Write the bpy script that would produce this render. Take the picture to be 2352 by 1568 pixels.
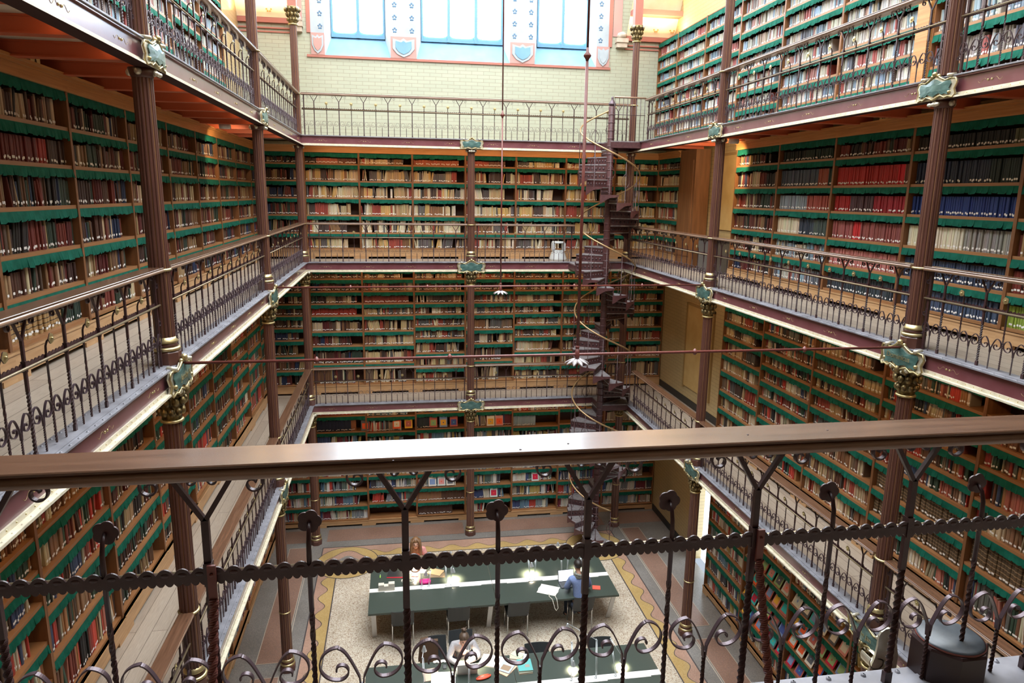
import bpy, math, random
from mathutils import Vector, Matrix
PI = math.pi
sc = bpy.context.scene
for o in list(bpy.data.objects): bpy.data.objects.remove(o)
C = bpy.data.collections.new('library'); sc.collection.children.link(C)

# ---------------------------------------------------------------- camera
F_PX, YAW, PITCH, ROLL = 1616.79, 0.1624, 0.2052, 0.0146
CAM = Vector((-1.719, -1.6095, 1.5719))
_F = Vector((math.sin(YAW)*math.cos(PITCH), math.cos(YAW)*math.cos(PITCH), -math.sin(PITCH)))
_R = Vector((math.cos(YAW), -math.sin(YAW), 0)); _U = _R.cross(_F)
RT = _R*math.cos(ROLL) + _U*math.sin(ROLL); UP = -_R*math.sin(ROLL) + _U*math.cos(ROLL)
cam = bpy.data.cameras.new('camera'); camo = bpy.data.objects.new('camera', cam); sc.collection.objects.link(camo)
cam.sensor_width = 36; cam.lens = F_PX/2352*36; cam.clip_start = 0.05; cam.clip_end = 200
M = Matrix((RT, UP, -_F)).transposed().to_4x4(); M.translation = CAM; camo.matrix_world = M
sc.camera = camo
def project(P):
    d = P - CAM; z = d.dot(_F)
    if z < .1: return None
    return 1176 + F_PX*d.dot(RT)/z, 784 - F_PX*d.dot(UP)/z, z
# ---------------------------------------------------------------- light
SKYLIGHT = 5.0      # glowing skylight glazing over the hall
WINDOW = 6.0       # daylight in the tall end windows
WARM = (1.0, .60, .30)
WE3, WE2, WE1 = 8, 30, 20   # added fill strips under the top, middle and lower gallery
w = bpy.data.worlds.new('world'); sc.world = w; w.use_nodes = True
w.node_tree.nodes['Background'].inputs[0].default_value = (.75, .86, 1, 1)
w.node_tree.nodes['Background'].inputs[1].default_value = .35
sc.view_settings.view_transform = 'Standard'; sc.view_settings.look = 'None'
sc.view_settings.exposure = 1.05; sc.view_settings.gamma = 1; sc.view_settings.use_curve_mapping = False
def area_light(name, loc, sx, sy, rot, power, col):
    l = bpy.data.lights.new(name, 'AREA'); l.shape = 'RECTANGLE'; l.size = sx; l.size_y = sy; l.energy = power; l.color = col
    o = bpy.data.objects.new(name, l); sc.collection.objects.link(o); o.location = loc; o.rotation_euler = rot; return o

# ---------------------------------------------------------------- materials
def principled(name, col, rough=.5, metal=0, spec=.5, coat=0, emit=None, es=0):
    m = bpy.data.materials.new(name); m.use_nodes = True
    b = m.node_tree.nodes['Principled BSDF']
    b.inputs['Base Color'].default_value = (*col, 1); b.inputs['Roughness'].default_value = rough
    b.inputs['Metallic'].default_value = metal; b.inputs['Specular IOR Level'].default_value = spec
    b.inputs['Coat Weight'].default_value = coat; b.inputs['Coat Roughness'].default_value = .15
    if emit: b.inputs['Emission Color'].default_value = (*emit, 1); b.inputs['Emission Strength'].default_value = es
    return m
def noisy(name, c1, c2, scale=(8, 8, 8), rough=.5, detail=6, bump=0, metal=0, spec=.5, coat=0, lo=.35, hi=.65, space='Object', bscale=None):
    m = principled(name, c1, rough, metal, spec, coat); nt = m.node_tree; N = nt.nodes; L = nt.links
    tc = N.new('ShaderNodeTexCoord'); mp = N.new('ShaderNodeMapping'); mp.inputs['Scale'].default_value = scale
    nz = N.new('ShaderNodeTexNoise'); nz.inputs['Scale'].default_value = 1; nz.inputs['Detail'].default_value = detail
    cr = N.new('ShaderNodeValToRGB'); cr.color_ramp.elements[0].position = lo; cr.color_ramp.elements[1].position = hi
    cr.color_ramp.elements[0].color = (*c1, 1); cr.color_ramp.elements[1].color = (*c2, 1)
    L.new(tc.outputs[space], mp.inputs[0]); L.new(mp.outputs[0], nz.inputs[0]); L.new(nz.outputs[0], cr.inputs[0])
    L.new(cr.outputs[0], N['Principled BSDF'].inputs['Base Color'])
    if bump:
        bp = N.new('ShaderNodeBump'); bp.inputs['Strength'].default_value = bump; bp.inputs['Distance'].default_value = .01
        L.new(nz.outputs[0], bp.inputs['Height']); L.new(bp.outputs[0], N['Principled BSDF'].inputs['Normal'])
    return m
MT = {}
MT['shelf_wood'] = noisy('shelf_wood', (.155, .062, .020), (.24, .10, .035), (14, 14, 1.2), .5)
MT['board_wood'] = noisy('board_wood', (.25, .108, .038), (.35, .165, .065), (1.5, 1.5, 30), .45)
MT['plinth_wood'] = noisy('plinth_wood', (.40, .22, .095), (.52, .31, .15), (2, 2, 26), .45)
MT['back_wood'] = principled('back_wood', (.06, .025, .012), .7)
MT['cornice_wood'] = noisy('cornice_wood', (.40, .17, .045), (.52, .25, .08), (1.5, 1.5, 40), .45)
MT['valance'] = noisy('valance_cloth', (.003, .080, .050), (.008, .120, .080), (9, 9, 9), .8, spec=.15)
MT['iron'] = noisy('painted_iron', (.040, .016, .017), (.056, .024, .025), (30, 30, 30), .38, bump=.15)
MT['scroll_iron'] = principled('scroll_iron', (.085, .055, .065), .34, .35)
MT['stair_iron'] = noisy('stair_iron', (.060, .022, .022), (.085, .032, .032), (20, 20, 20), .42)
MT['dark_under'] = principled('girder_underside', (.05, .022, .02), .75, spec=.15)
MT['gilt_rail'] = principled('gilt_rail', (.26, .20, .12), .38, .55)
MT['red_iron'] = noisy('red_painted_iron', (.15, .038, .03), (.18, .05, .04), (20, 20, 20), .42)
MT['column'] = noisy('column_paint', (.090, .036, .025), (.112, .046, .033), (6, 6, 2), .36)
MT['column_line'] = principled('column_line', (.30, .16, .07), .4, .3)
MT['gold'] = noisy('gilding', (.42, .33, .15), (.56, .46, .24), (25, 25, 25), .33, metal=.75)
MT['bronze'] = noisy('bronze_foliage', (.055, .038, .018), (.30, .22, .09), (30, 30, 30), .4, metal=.6, bump=.6)
MT['silver'] = noisy('pale_gilt_metal', (.50, .45, .33), (.72, .68, .55), (14, 14, 14), .33, metal=.5)
MT['cartouche'] = noisy('cartouche_green', (.035, .085, .075), (.09, .17, .15), (10, 10, 25), .3, coat=.4)
MT['web'] = noisy('girder_web', (.14, .04, .048), (.17, .058, .068), (5, 5, 5), .28, coat=.6)
MT['flange'] = noisy('girder_flange', (.17, .165, .18), (.27, .265, .29), (6, 6, 6), .42, metal=.15)
MT['cream_paint'] = noisy('girder_cream', (.52, .46, .34), (.66, .60, .46), (12, 12, 12), .4)
MT['joist'] = principled('joist_orange', (.50, .10, .038), .45)
MT['soffit'] = noisy('soffit_plaster', (.50, .42, .31), (.62, .54, .42), (2, 2, 2), .7)
MT['rail_wood'] = noisy('rail_wood', (.095, .045, .025), (.14, .070, .040), (2.5, 30, 30), .26, coat=.6, spec=.6)
MT['rail_edge'] = noisy('rail_edge_wood', (.17, .095, .058), (.28, .17, .11), (3, 60, 60), .32, bump=.2, coat=.3)
MT['flower'] = noisy('flower_iron', (.05, .02, .022), (.07, .028, .03), (30, 30, 30), .45)
MT['chair_black'] = principled('chair_black', (.022, .026, .028), .5)
MT['chrome'] = principled('chrome', (.62, .62, .62), .25, .9)
MT['table_green'] = principled('table_green', (.046, .062, .050), .42, coat=.2)
MT['white_strip'] = principled('white_strip', (.82, .80, .76), .45)
MT['grey_leg'] = principled('grey_leg', (.62, .62, .62), .4, .2)
MT['bright_metal'] = principled('lamp_metal', (.72, .76, .78), .3, .7)
MT['bulb'] = principled('bulb', (1, .9, .75), .4, emit=(1, .85, .62), es=14)
MT['tread'] = noisy('tread_metal', (.19, .17, .175), (.30, .28, .28), (12, 12, 12), .45, metal=.2)
MT['brass_rail'] = principled('brass_rail', (.36, .23, .11), .28, .5)
MT['door_white'] = principled('door_white', (.72, .70, .64), .5)
MT['yellow_panel'] = noisy('yellow_panel', (.45, .29, .10), (.52, .35, .14), (3, 3, 3), .6)
MT['window_frame'] = principled('window_frame', (.10, .24, .36), .5)
MT['splay_blue'] = noisy('splay_blue', (.13, .26, .38), (.16, .30, .43), (3, 3, 3), .8)
MT['splay_white'] = principled('splay_white', (.42, .50, .58), .8)
MT['ornament_hazed'] = noisy('ornament_hazed', (.30, .34, .36), (.35, .39, .41), (4, 4, 4), .8)  # bluish tint puts the window haze into the cream ornament colour
MT['ornament_red'] = principled('ornament_red', (.40, .22, .19), .7)
MT['ornament_blue'] = principled('ornament_blue', (.08, .16, .26), .7)
MT['stone'] = noisy('stone', (.38, .31, .24), (.50, .43, .34), (8, 8, 8), .8)
MT['brick_red'] = principled('brick_red', (.34, .12, .085), .6)
MT['vault_gold'] = noisy('vault_gold', (.86, .72, .46), (.92, .80, .56), (3, 3, 3), .7)
MT['skin'] = principled('skin', (.58, .32, .22), .5)
MT['skylight'] = principled('skylight_glass', (.9, .95, 1), .4, emit=(.86, .93, 1), es=SKYLIGHT)
MT['pane'] = principled('window_glass', (.9, .95, 1), .3, emit=(.84, .92, 1), es=WINDOW)
def flat(c, rough=.6, name='paint'): 
    k = ('c', c, rough)
    if k not in MT: MT[k] = principled(name, c, rough)
    return MT[k]
def attr_mat(name, rough):
    m = principled(name, (.5, .5, .5), rough, spec=.35); nt = m.node_tree
    a = nt.nodes.new('ShaderNodeAttribute'); a.attribute_name = 'cover_colour'
    nt.links.new(a.outputs['Color'], nt.nodes['Principled BSDF'].inputs['Base Color']); return m
MT['book'] = attr_mat('book_cover', .55)
MT['page'] = noisy('book_pages', (.55, .47, .33), (.68, .60, .45), (300, 300, 8), .8)
MT['label'] = principled('spine_label', (.78, .76, .72), .7)
# glazed brick, planks, terrazzo
def brick_mat(name, c1, c2, mortar, plane):
    m = principled(name, c1, .35); nt = m.node_tree; N = nt.nodes; L = nt.links
    tc = N.new('ShaderNodeTexCoord'); sp = N.new('ShaderNodeSeparateXYZ'); cb = N.new('ShaderNodeCombineXYZ')
    L.new(tc.outputs['Object'], sp.inputs[0]); L.new(sp.outputs[plane], cb.inputs[0]); L.new(sp.outputs['Z'], cb.inputs[1])
    b = N.new('ShaderNodeTexBrick'); b.inputs['Scale'].default_value = 1; b.inputs['Brick Width'].default_value = .29
    b.inputs['Row Height'].default_value = .085; b.inputs['Mortar Size'].default_value = .0045; b.inputs['Mortar Smooth'].default_value = .2
    b.inputs['Color1'].default_value = (*c1, 1); b.inputs['Color2'].default_value = (*c2, 1); b.inputs['Mortar'].default_value = (*mortar, 1)
    L.new(cb.outputs[0], b.inputs['Vector']); L.new(b.outputs['Color'], N['Principled BSDF'].inputs['Base Color']); return m
MT['brick_far'] = brick_mat('glazed_brick_cream', (.34, .35, .26), (.365, .37, .275), (.24, .22, .155), 'X')
MT['brick_side'] = brick_mat('glazed_brick_yellow', (.42, .31, .15), (.45, .33, .16), (.28, .20, .10), 'Y')
def plank_mat(name, axis):
    m = principled(name, (.4, .33, .26), .5); nt = m.node_tree; N = nt.nodes; L = nt.links
    tc = N.new('ShaderNodeTexCoord'); sp = N.new('ShaderNodeSeparateXYZ'); cb = N.new('ShaderNodeCombineXYZ')
    L.new(tc.outputs['Object'], sp.inputs[0])
    a, c = ('Y', 'X') if axis == 'Y' else ('X', 'Y')
    L.new(sp.outputs[a], cb.inputs[0]); L.new(sp.outputs[c], cb.inputs[1])
    b = N.new('ShaderNodeTexBrick'); b.inputs['Scale'].default_value = 1; b.inputs['Brick Width'].default_value = 3.1
    b.inputs['Row Height'].default_value = .17; b.inputs['Mortar Size'].default_value = .003
    b.inputs['Color1'].default_value = (.38, .315, .25, 1); b.inputs['Color2'].default_value = (.47, .40, .32, 1); b.inputs['Mortar'].default_value = (.10, .075, .055, 1)
    nz = N.new('ShaderNodeTexNoise'); mp = N.new('ShaderNodeMapping'); mp.inputs['Scale'].default_value = (1.4, 22, 1)
    L.new(cb.outputs[0], mp.inputs[0]); L.new(mp.outputs[0], nz.inputs[0]); nz.inputs['Detail'].default_value = 8
    mx = N.new('ShaderNodeMix'); mx.data_type = 'RGBA'; mx.blend_type = 'MULTIPLY'; mx.inputs[0].default_value = .55
    cr = N.new('ShaderNodeValToRGB'); cr.color_ramp.elements[0].position = .3; cr.color_ramp.elements[0].color = (.62, .58, .55, 1); cr.color_ramp.elements[1].position = .65
    L.new(nz.outputs[0], cr.inputs[0]); L.new(cb.outputs[0], b.inputs['Vector'])
    L.new(b.outputs['Color'], mx.inputs[6]); L.new(cr.outputs[0], mx.inputs[7]); L.new(mx.outputs[2], N['Principled BSDF'].inputs['Base Color']); return m
MT['plank_y'] = plank_mat('gallery_planks_long', 'Y'); MT['plank_x'] = plank_mat('gallery_planks_cross', 'X')
def terrazzo(name, cols, scale, rough=.35):
    m = principled(name, cols[0], rough); nt = m.node_tree; N = nt.nodes; L = nt.links
    tc = N.new('ShaderNodeTexCoord'); v = N.new('ShaderNodeTexVoronoi'); v.inputs['Scale'].default_value = scale
    L.new(tc.outputs['Object'], v.inputs['Vector']); sp = N.new('ShaderNodeSeparateColor'); L.new(v.outputs['Color'], sp.inputs[0])
    cr = N.new('ShaderNodeValToRGB'); cr.color_ramp.interpolation = 'CONSTANT'
    el = cr.color_ramp.elements
    while len(el) < len(cols): el.new(.5)
    for i, c in enumerate(cols): el[i].position = i/len(cols); el[i].color = (*c, 1)
    L.new(sp.outputs[0], cr.inputs[0])
    nz = N.new('ShaderNodeTexNoise'); nz.inputs['Scale'].default_value = 1.3; nz.inputs['Detail'].default_value = 5
    L.new(tc.outputs['Object'], nz.inputs[0])
    c2 = N.new('ShaderNodeValToRGB'); c2.color_ramp.elements[0].position = .3; c2.color_ramp.elements[0].color = (.78, .76, .74, 1); c2.color_ramp.elements[1].position = .6
    L.new(nz.outputs[0], c2.inputs[0])
    mx = N.new('ShaderNodeMix'); mx.data_type = 'RGBA'; mx.blend_type = 'MULTIPLY'; mx.inputs[0].default_value = 1
    L.new(cr.outputs[0], mx.inputs[6]); L.new(c2.outputs[0], mx.inputs[7]); L.new(mx.outputs[2], N['Principled BSDF'].inputs['Base Color']); return m
MT['terr_beige'] = terrazzo('terrazzo_beige', [(.55, .48, .37), (.46, .38, .28), (.60, .54, .44), (.32, .23, .16), (.52, .43, .32), (.64, .59, .49)], 58)
MT['terr_yellow'] = terrazzo('terrazzo_yellow', [(.45, .30, .11), (.48, .33, .13), (.42, .28, .10), (.50, .36, .16)], 90)
MT['terr_pink'] = terrazzo('terrazzo_pink', [(.42, .25, .18), (.38, .22, .16), (.46, .29, .21), (.36, .23, .17)], 90)
MT['terr_brown'] = terrazzo('terrazzo_brown', [(.27, .155, .11), (.24, .14, .10), (.31, .185, .135), (.22, .14, .11)], 90)
MT['terr_grey'] = terrazzo('terrazzo_grey', [(.22, .20, .18), (.19, .175, .16), (.26, .235, .21), (.18, .165, .15)], 90)
MT['terr_dark'] = principled('mosaic_line', (.06, .05, .05), .5)
MT['terr_pale'] = principled('mosaic_pale', (.45, .38, .30), .5)

# ---------------------------------------------------------------- mesh building
class MB:
    def __init__(s): s.v = []; s.f = []; s.m = []; s.mats = []; s.sm = []
    def mi(s, mat):
        mat = MT[mat] if isinstance(mat, str) else mat
        if mat not in s.mats: s.mats.append(mat)
        return s.mats.index(mat)
    def add(s, vs, fs, mat, smooth=False):
        b = len(s.v); i = s.mi(mat); s.v += [tuple(v) for v in vs]
        for f in fs: s.f.append(tuple(b+k for k in f)); s.m.append(i); s.sm.append(smooth)
    def box(s, x0, x1, y0, y1, z0, z1, mat):
        s.add([(x0, y0, z0), (x1, y0, z0), (x1, y1, z0), (x0, y1, z0), (x0, y0, z1), (x1, y0, z1), (x1, y1, z1), (x0, y1, z1)],
              [(3, 2, 1, 0), (4, 5, 6, 7), (0, 1, 5, 4), (1, 2, 6, 5), (2, 3, 7, 6), (3, 0, 4, 7)], mat)
    def obox(s, c, ax, ay, az, mat):      # oriented box, half axes
        c = Vector(c); ax = Vector(ax); ay = Vector(ay); az = Vector(az)
        vs = [c+i*ax+j*ay+k*az for k in (-1, 1) for i, j in ((-1, -1), (1, -1), (1, 1), (-1, 1))]
        s.add(vs, [(3, 2, 1, 0), (4, 5, 6, 7), (0, 1, 5, 4), (1, 2, 6, 5), (2, 3, 7, 6), (3, 0, 4, 7)], mat)
    def lathe(s, prof, mat, n=16, c=(0, 0, 0), smooth=True, fl=None, cap=True, rot=0):
        vs = []; fs = []
        for r, z in prof:
            for k in range(n):
                a = 2*PI*k/n+rot; vs.append((c[0]+r*math.cos(a), c[1]+r*math.sin(a), c[2]+z))
        for j in range(len(prof)-1):
            for k in range(n): fs.append((j*n+k, j*n+(k+1) % n, (j+1)*n+(k+1) % n, (j+1)*n+k))
        if cap: fs.append(tuple(range(n))[::-1]); fs.append(tuple((len(prof)-1)*n+k for k in range(n)))
        s.add(vs, fs, mat, smooth)
    def tube(s, pts, r, mat, n=8, smooth=True, closed=False):
        pts = [Vector(p) for p in pts]; vs = []; fs = []; m = len(pts)
        rr = r if isinstance(r, (list, tuple)) else [r]*m
        up = Vector((0, 0, 1)); prev = None
        for i, p in enumerate(pts):
            t = (pts[(i+1) % m]-pts[i-1]) if closed else (pts[min(i+1, m-1)]-pts[max(i-1, 0)])
            t.normalize()
            if prev is None:
                a = up if abs(t.z) < .9 else Vector((1, 0, 0)); u = t.cross(a).normalized()
            else: u = (prev-t*prev.dot(t)).normalized()
            prev = u; v = t.cross(u)
            for k in range(n):
                q = 2*PI*k/n; vs.append(p+rr[i]*(math.cos(q)*u+math.sin(q)*v))
        for i in range(m if closed else m-1):
            for k in range(n):
                a, b = i*n, ((i+1) % m)*n; fs.append((a+k, a+(k+1) % n, b+(k+1) % n, b+k))
        if not closed: fs.append(tuple(range(n))[::-1]); fs.append(tuple((m-1)*n+k for k in range(n)))
        s.add(vs, fs, mat, smooth)
    def ribbon(s, pts, w, t, mat, y0=0):   # flat bar bent in the xz plane, width along y
        m = len(pts); vs = []; fs = []
        for i in range(m):
            a = pts[max(i-1, 0)]; b = pts[min(i+1, m-1)]; dx, dz = b[0]-a[0], b[1]-a[1]; l = math.hypot(dx, dz) or 1
            nx, nz = -dz/l*t/2, dx/l*t/2; x, z = pts[i]
            vs += [(x-nx, y0-w/2, z-nz), (x+nx, y0-w/2, z+nz), (x+nx, y0+w/2, z+nz), (x-nx, y0+w/2, z-nz)]
        for i in range(m-1):
            for k in range(4): fs.append((i*4+k, i*4+(k+1) % 4, i*4+4+(k+1) % 4, i*4+4+k))
        fs += [(3, 2, 1, 0), (m*4-4, m*4-3, m*4-2, m*4-1)]
        s.add(vs, fs, mat, False)
    def twist(s, p0, p1, h, turns, mat, steps=20):
        p0, p1 = Vector(p0), Vector(p1); n = max(2, int(turns*steps)); vs = []; fs = []
        t = (p1-p0).normalized(); u = t.cross(Vector((0, 1, 0)) if abs(t.y) < .8 else Vector((1, 0, 0))).normalized(); v = t.cross(u)
        for i in range(n+1):
            a = 2*PI*turns*i/n; p = p0.lerp(p1, i/n)
            for k in range(4):
                q = a+PI/4+k*PI/2; vs.append(p+h*1.414*(math.cos(q)*u+math.sin(q)*v))
        for i in range(n):
            for k in range(4): fs.append((i*4+k, i*4+(k+1) % 4, i*4+4+(k+1) % 4, i*4+4+k))
        fs += [(3, 2, 1, 0), (n*4, n*4+1, n*4+2, n*4+3)]
        s.add(vs, fs, mat, False)
    def prism(s, pts, h, mat, axis='z', o=0.0):     # polygon extruded: pts in plane, from o to o+h
        n = len(pts)
        def P(a, b, c): return {'z': (a, b, c), 'y': (a, c, b), 'x': (c, a, b)}[axis]
        vs = [P(a, b, o) for a, b in pts]+[P(a, b, o+h) for a, b in pts]
        s.add(vs, [tuple(range(n))[::-1], tuple(range(n, 2*n))]+[(k, (k+1) % n, n+(k+1) % n, n+k) for k in range(n)], mat)
    def sphere(s, c, r, mat, n=10, m=6, sc3=(1, 1, 1), top=1.0):
        vs = []; fs = []
        for j in range(m+1):
            a = -PI/2+PI*j/m
            for k in range(n):
                q = 2*PI*k/n; vs.append((c[0]+r*sc3[0]*math.cos(a)*math.cos(q), c[1]+r*sc3[1]*math.cos(a)*math.sin(q), c[2]+r*sc3[2]*math.sin(a)))
        for j in range(m):
            for k in range(n): fs.append((j*n+k, j*n+(k+1) % n, (j+1)*n+(k+1) % n, (j+1)*n+k))
        s.add(vs, fs, mat, True)
    def mesh(s, name):
        me = bpy.data.meshes.new(name); me.from_pydata(s.v, [], s.f)
        for m in s.mats: me.materials.append(m)
        me.polygons.foreach_set('material_index', s.m); me.polygons.foreach_set('use_smooth', s.sm)
        me.update(); return me
def link(name, me, parent=None, loc=(0, 0, 0), rz=0):
    o = bpy.data.objects.new(name, me); C.objects.link(o); o.location = loc; o.rotation_euler = (0, 0, rz)
    if parent: o.parent = parent
    return o
def part(name, mb, parent, loc=(0, 0, 0), rz=0):
    return link(name, mb.mesh(name) if isinstance(mb, MB) else mb, parent, loc, rz)
def tag(o, label, cat, group=None, kind=None):
    o['label'] = label
    if cat: o['category'] = cat
    if group: o['group'] = group
    if kind: o['kind'] = kind
    return o
def thing(name, label, cat, loc=(0, 0, 0), rz=0, group=None): return tag(link(name, None, None, loc, rz), label, cat, group)
def text_mesh(name, txt, size, ext, mat, parent, loc, rot):
    cu = bpy.data.curves.new(name+'_curve', 'FONT'); cu.body = txt; cu.size = size; cu.extrude = ext; cu.align_x = 'CENTER'; cu.align_y = 'CENTER'
    o = bpy.data.objects.new(name+'_tmp', cu); sc.collection.objects.link(o); dg = bpy.context.evaluated_depsgraph_get()
    me = bpy.data.meshes.new_from_object(o.evaluated_get(dg)); bpy.data.objects.remove(o); me.name = name; me.materials.clear(); me.materials.append(mat)
    o = link(name, me, parent, loc); o.rotation_euler = rot; return o
def struct(name, mb, label=None):
    o = link(name, mb.mesh(name)); o['kind'] = 'structure'
    if label: o['label'] = label
    return o
ORD = ['zeroth', 'first', 'second', 'third', 'fourth', 'fifth', 'sixth', 'seventh', 'eighth', 'ninth', 'tenth', 'eleventh', 'twelfth'] + \
      ['thirteenth', 'fourteenth', 'fifteenth', 'sixteenth', 'seventeenth', 'eighteenth', 'nineteenth', 'twentieth']
def ordn(i):
    if i <= 20: return ORD[i]
    t = {2: 'twenty', 3: 'thirty', 4: 'forty', 5: 'fifty', 6: 'sixty', 7: 'seventy'}[i//10]
    return (t[:-1]+'ieth') if i % 10 == 0 else t+'-'+ORD[i % 10]
rnd = random.Random(7)

# ---------------------------------------------------------------- dimensions
BX = 3.84; FX = 4.87; FY = 15.95; WX = 5.22; WY = 16.42
CY = [.25, 5.15, 10.3, 15.09]
Z = {0: -7.0, 1: -3.40, 2: 0.0, 3: 2.80}
LN = {0: 'ground floor', 1: 'lower gallery', 2: 'middle gallery', 3: 'top gallery'}
TOPZ = 9.2

# ---------------------------------------------------------------- room shell
def wall_side(sx):
    mb = MB(); x0, x1 = sorted((sx*WX, sx*(WX+.25)))
    if sx > 0:      # doorway on the ground floor near the far corner
        mb.box(x0, x1, -3, 12.25, -7, -4.3, 'brick_side'); mb.box(x0, x1, 13.12, WY+.6, -7, -4.3, 'brick_side')
        mb.box(x0, x1, -3, WY+.6, -4.3, TOPZ, 'brick_side')
    else: mb.box(x0, x1, -3, WY+.6, -7, TOPZ, 'brick_side')
    return struct('wall_left' if sx < 0 else 'wall_right', mb, 'yellow glazed brick side wall behind the bookcases')
wall_side(-1); wall_side(1)
mb = MB(); mb.box(-WX-.25, WX+.25, -3.25, -3, -7, TOPZ, 'shelf_wood'); struct('wall_near', mb)
# far wall with window openings
SILL = 4.72; S2 = 5.2
OP = [(-3.31, -1.79), (-1.18, 1.08), (1.69, 3.25)]      # splayed openings (front face)
mb = MB()
mb.box(-WX, WX, WY, WY+.6, -7, SILL, 'brick_far')
xs = [-WX]+[v for a in OP for v in a]+[WX]
for k in range(0, len(xs), 2): mb.box(xs[k], xs[k+1], WY, WY+.6, SILL, TOPZ, 'brick_far')
mb.box(-WX, WX, WY, WY+.6, 8.3, TOPZ, 'brick_far')
struct('wall_far', mb, 'cream glazed brick end wall with tall windows')
for i, (a, b) in enumerate(OP):
    mb = MB(); yb = WY+.42; a2, b2 = a+.13, b-.13
    mb.add([(a, WY, SILL), (b, WY, SILL), (b2, yb, S2), (a2, yb, S2)], [(0, 1, 2, 3)], 'splay_blue')
    for p, q in ((a, a2), (b, b2)): mb.add([(p, WY, SILL), (q, yb, S2), (q, yb, 8.3), (p, WY, 8.3)], [(0, 1, 2, 3)], 'splay_white')
    struct('trim_%d' % (i+1), mb, 'pale blue sloping window sill and white splayed reveals')
    win = link('window_%d' % (i+1), None, None, ((a2+b2)/2, yb, S2)); win['kind'] = 'structure'; win['label'] = 'tall bright end window, %s of three' % ['left', 'middle', 'right'][i]
    W = (b2-a2)/2; n = 3 if i == 1 else 2; fr = MB(); th = .045
    fr.box(-W, W, -.06, .03, 0, .08, 'window_frame'); fr.box(-W, -W+th, -.05, .03, 0, 3.1, 'window_frame'); fr.box(W-th, W, -.05, .03, 0, 3.1, 'window_frame')
    for k in range(1, n): x = -W+2*W*k/n; fr.box(x-.035, x+.035, -.07, .03, 0, 3.1, 'window_frame')
    fr.box(-W, W, -.055, .03, 1.15, 1.22, 'window_frame'); part('window_frame', fr, win)
    for k in range(n):
        xa = -W+2*W*k/n+.035; xb = -W+2*W*(k+1)/n-.035; r = .16
        pts = [(xa, 3.1), (xa, .12+r*.4)]+[(xa+r-r*math.cos(t), .12+.4*(r-r*math.sin(t))) for t in (.5, 1, 1.57)]+[(xb-r+r*math.sin(t), .12+.4*(r-r*math.cos(t))) for t in (0, .5, 1, 1.57)]+[(xb, 3.1)]
        # curved lead corners come from the rounded pane outline against the frame backing
        p = MB(); p.prism(pts, .012, 'pane', 'y', .0); part('pane', p, win)
    bk = MB(); bk.box(-W, W, .035, .06, 0, 3.1, 'window_frame'); part('frame_backing', bk, win)
# red sill band, crests and painted piers
mb = MB(); mb.box(-3.72, 3.62, WY-.035, WY, SILL-.055, SILL, 'brick_red'); struct('trim_4', mb, 'thin red band below the window sills')
mb = MB()
for x in (-3.71, 3.55): mb.box(x, x+.09, WY-.03, WY, S2, TOPZ, 'brick_red')
for x in (-4.02, 3.66): mb.box(x, x+.22, WY-.02, WY, S2+.25, TOPZ, 'ornament_red')
struct('trim_5', mb, 'red painted strips beside the windows')
def pier(x0, x1, crest, lab):
    t = thing('painted_pier', lab, 'painted pier', (0, 0, 0))
    p = MB(); p.box(x0, x1, WY-.025, WY, S2, TOPZ, 'ornament_hazed'); part('plaster_panel', p, t)
    p = MB(); w_ = x1-x0
    for k in range(14):
        z = S2+.14+k*.28
        for xx in (x0+w_*.17, x1-w_*.17) if w_ > .5 else ((x1-.09 if x0 < 0 else x0+.09),):
            for a in range(5):
                q = PI/2+a*2*PI/5; p.sphere((xx+.035*math.cos(q), WY-.027, z+.045*math.sin(q)), .022, 'ornament_blue', 6, 4, (1, .2, 1))
    part('leaf_border', p, t)
    p = MB(); p.box(x0, x1, WY-.04, WY, SILL, S2, 'ornament_red'); part('crest_panel', p, t)
    cx, cz, w2 = (x0+x1)/2, (SILL+S2)/2, w_*.42
    sh = [(cx-w2, cz+.19), (cx-w2*.3, cz+.15), (cx, cz+.2), (cx+w2*.3, cz+.15), (cx+w2, cz+.19), (cx+w2, cz-.03), (cx+w2*.6, cz-.15), (cx, cz-.22), (cx-w2*.6, cz-.15), (cx-w2, cz-.03)]
    p = MB(); p.prism(sh, -.02, 'ornament_hazed', 'y', WY-.04); part('shield', p, t)
    p = MB(); p.prism([(cx+(a-cx)*.72, cz+(b-cz)*.72) for a, b in sh], -.012, crest, 'y', WY-.06); part('shield_field', p, t)
pier(-3.62, -3.31, 'ornament_red', 'narrow painted pier with red shield crest left of the windows')
pier(-1.79, -1.18, 'splay_blue', 'wide painted pier with pale blue crest between left and middle windows')
pier(1.08, 1.69, 'splay_blue', 'wide painted pier with pale blue crest between middle and right windows')
pier(3.25, 3.58, 'ornament_hazed', 'narrow painted pier with gold-brown shield crest right of the windows')
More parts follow.
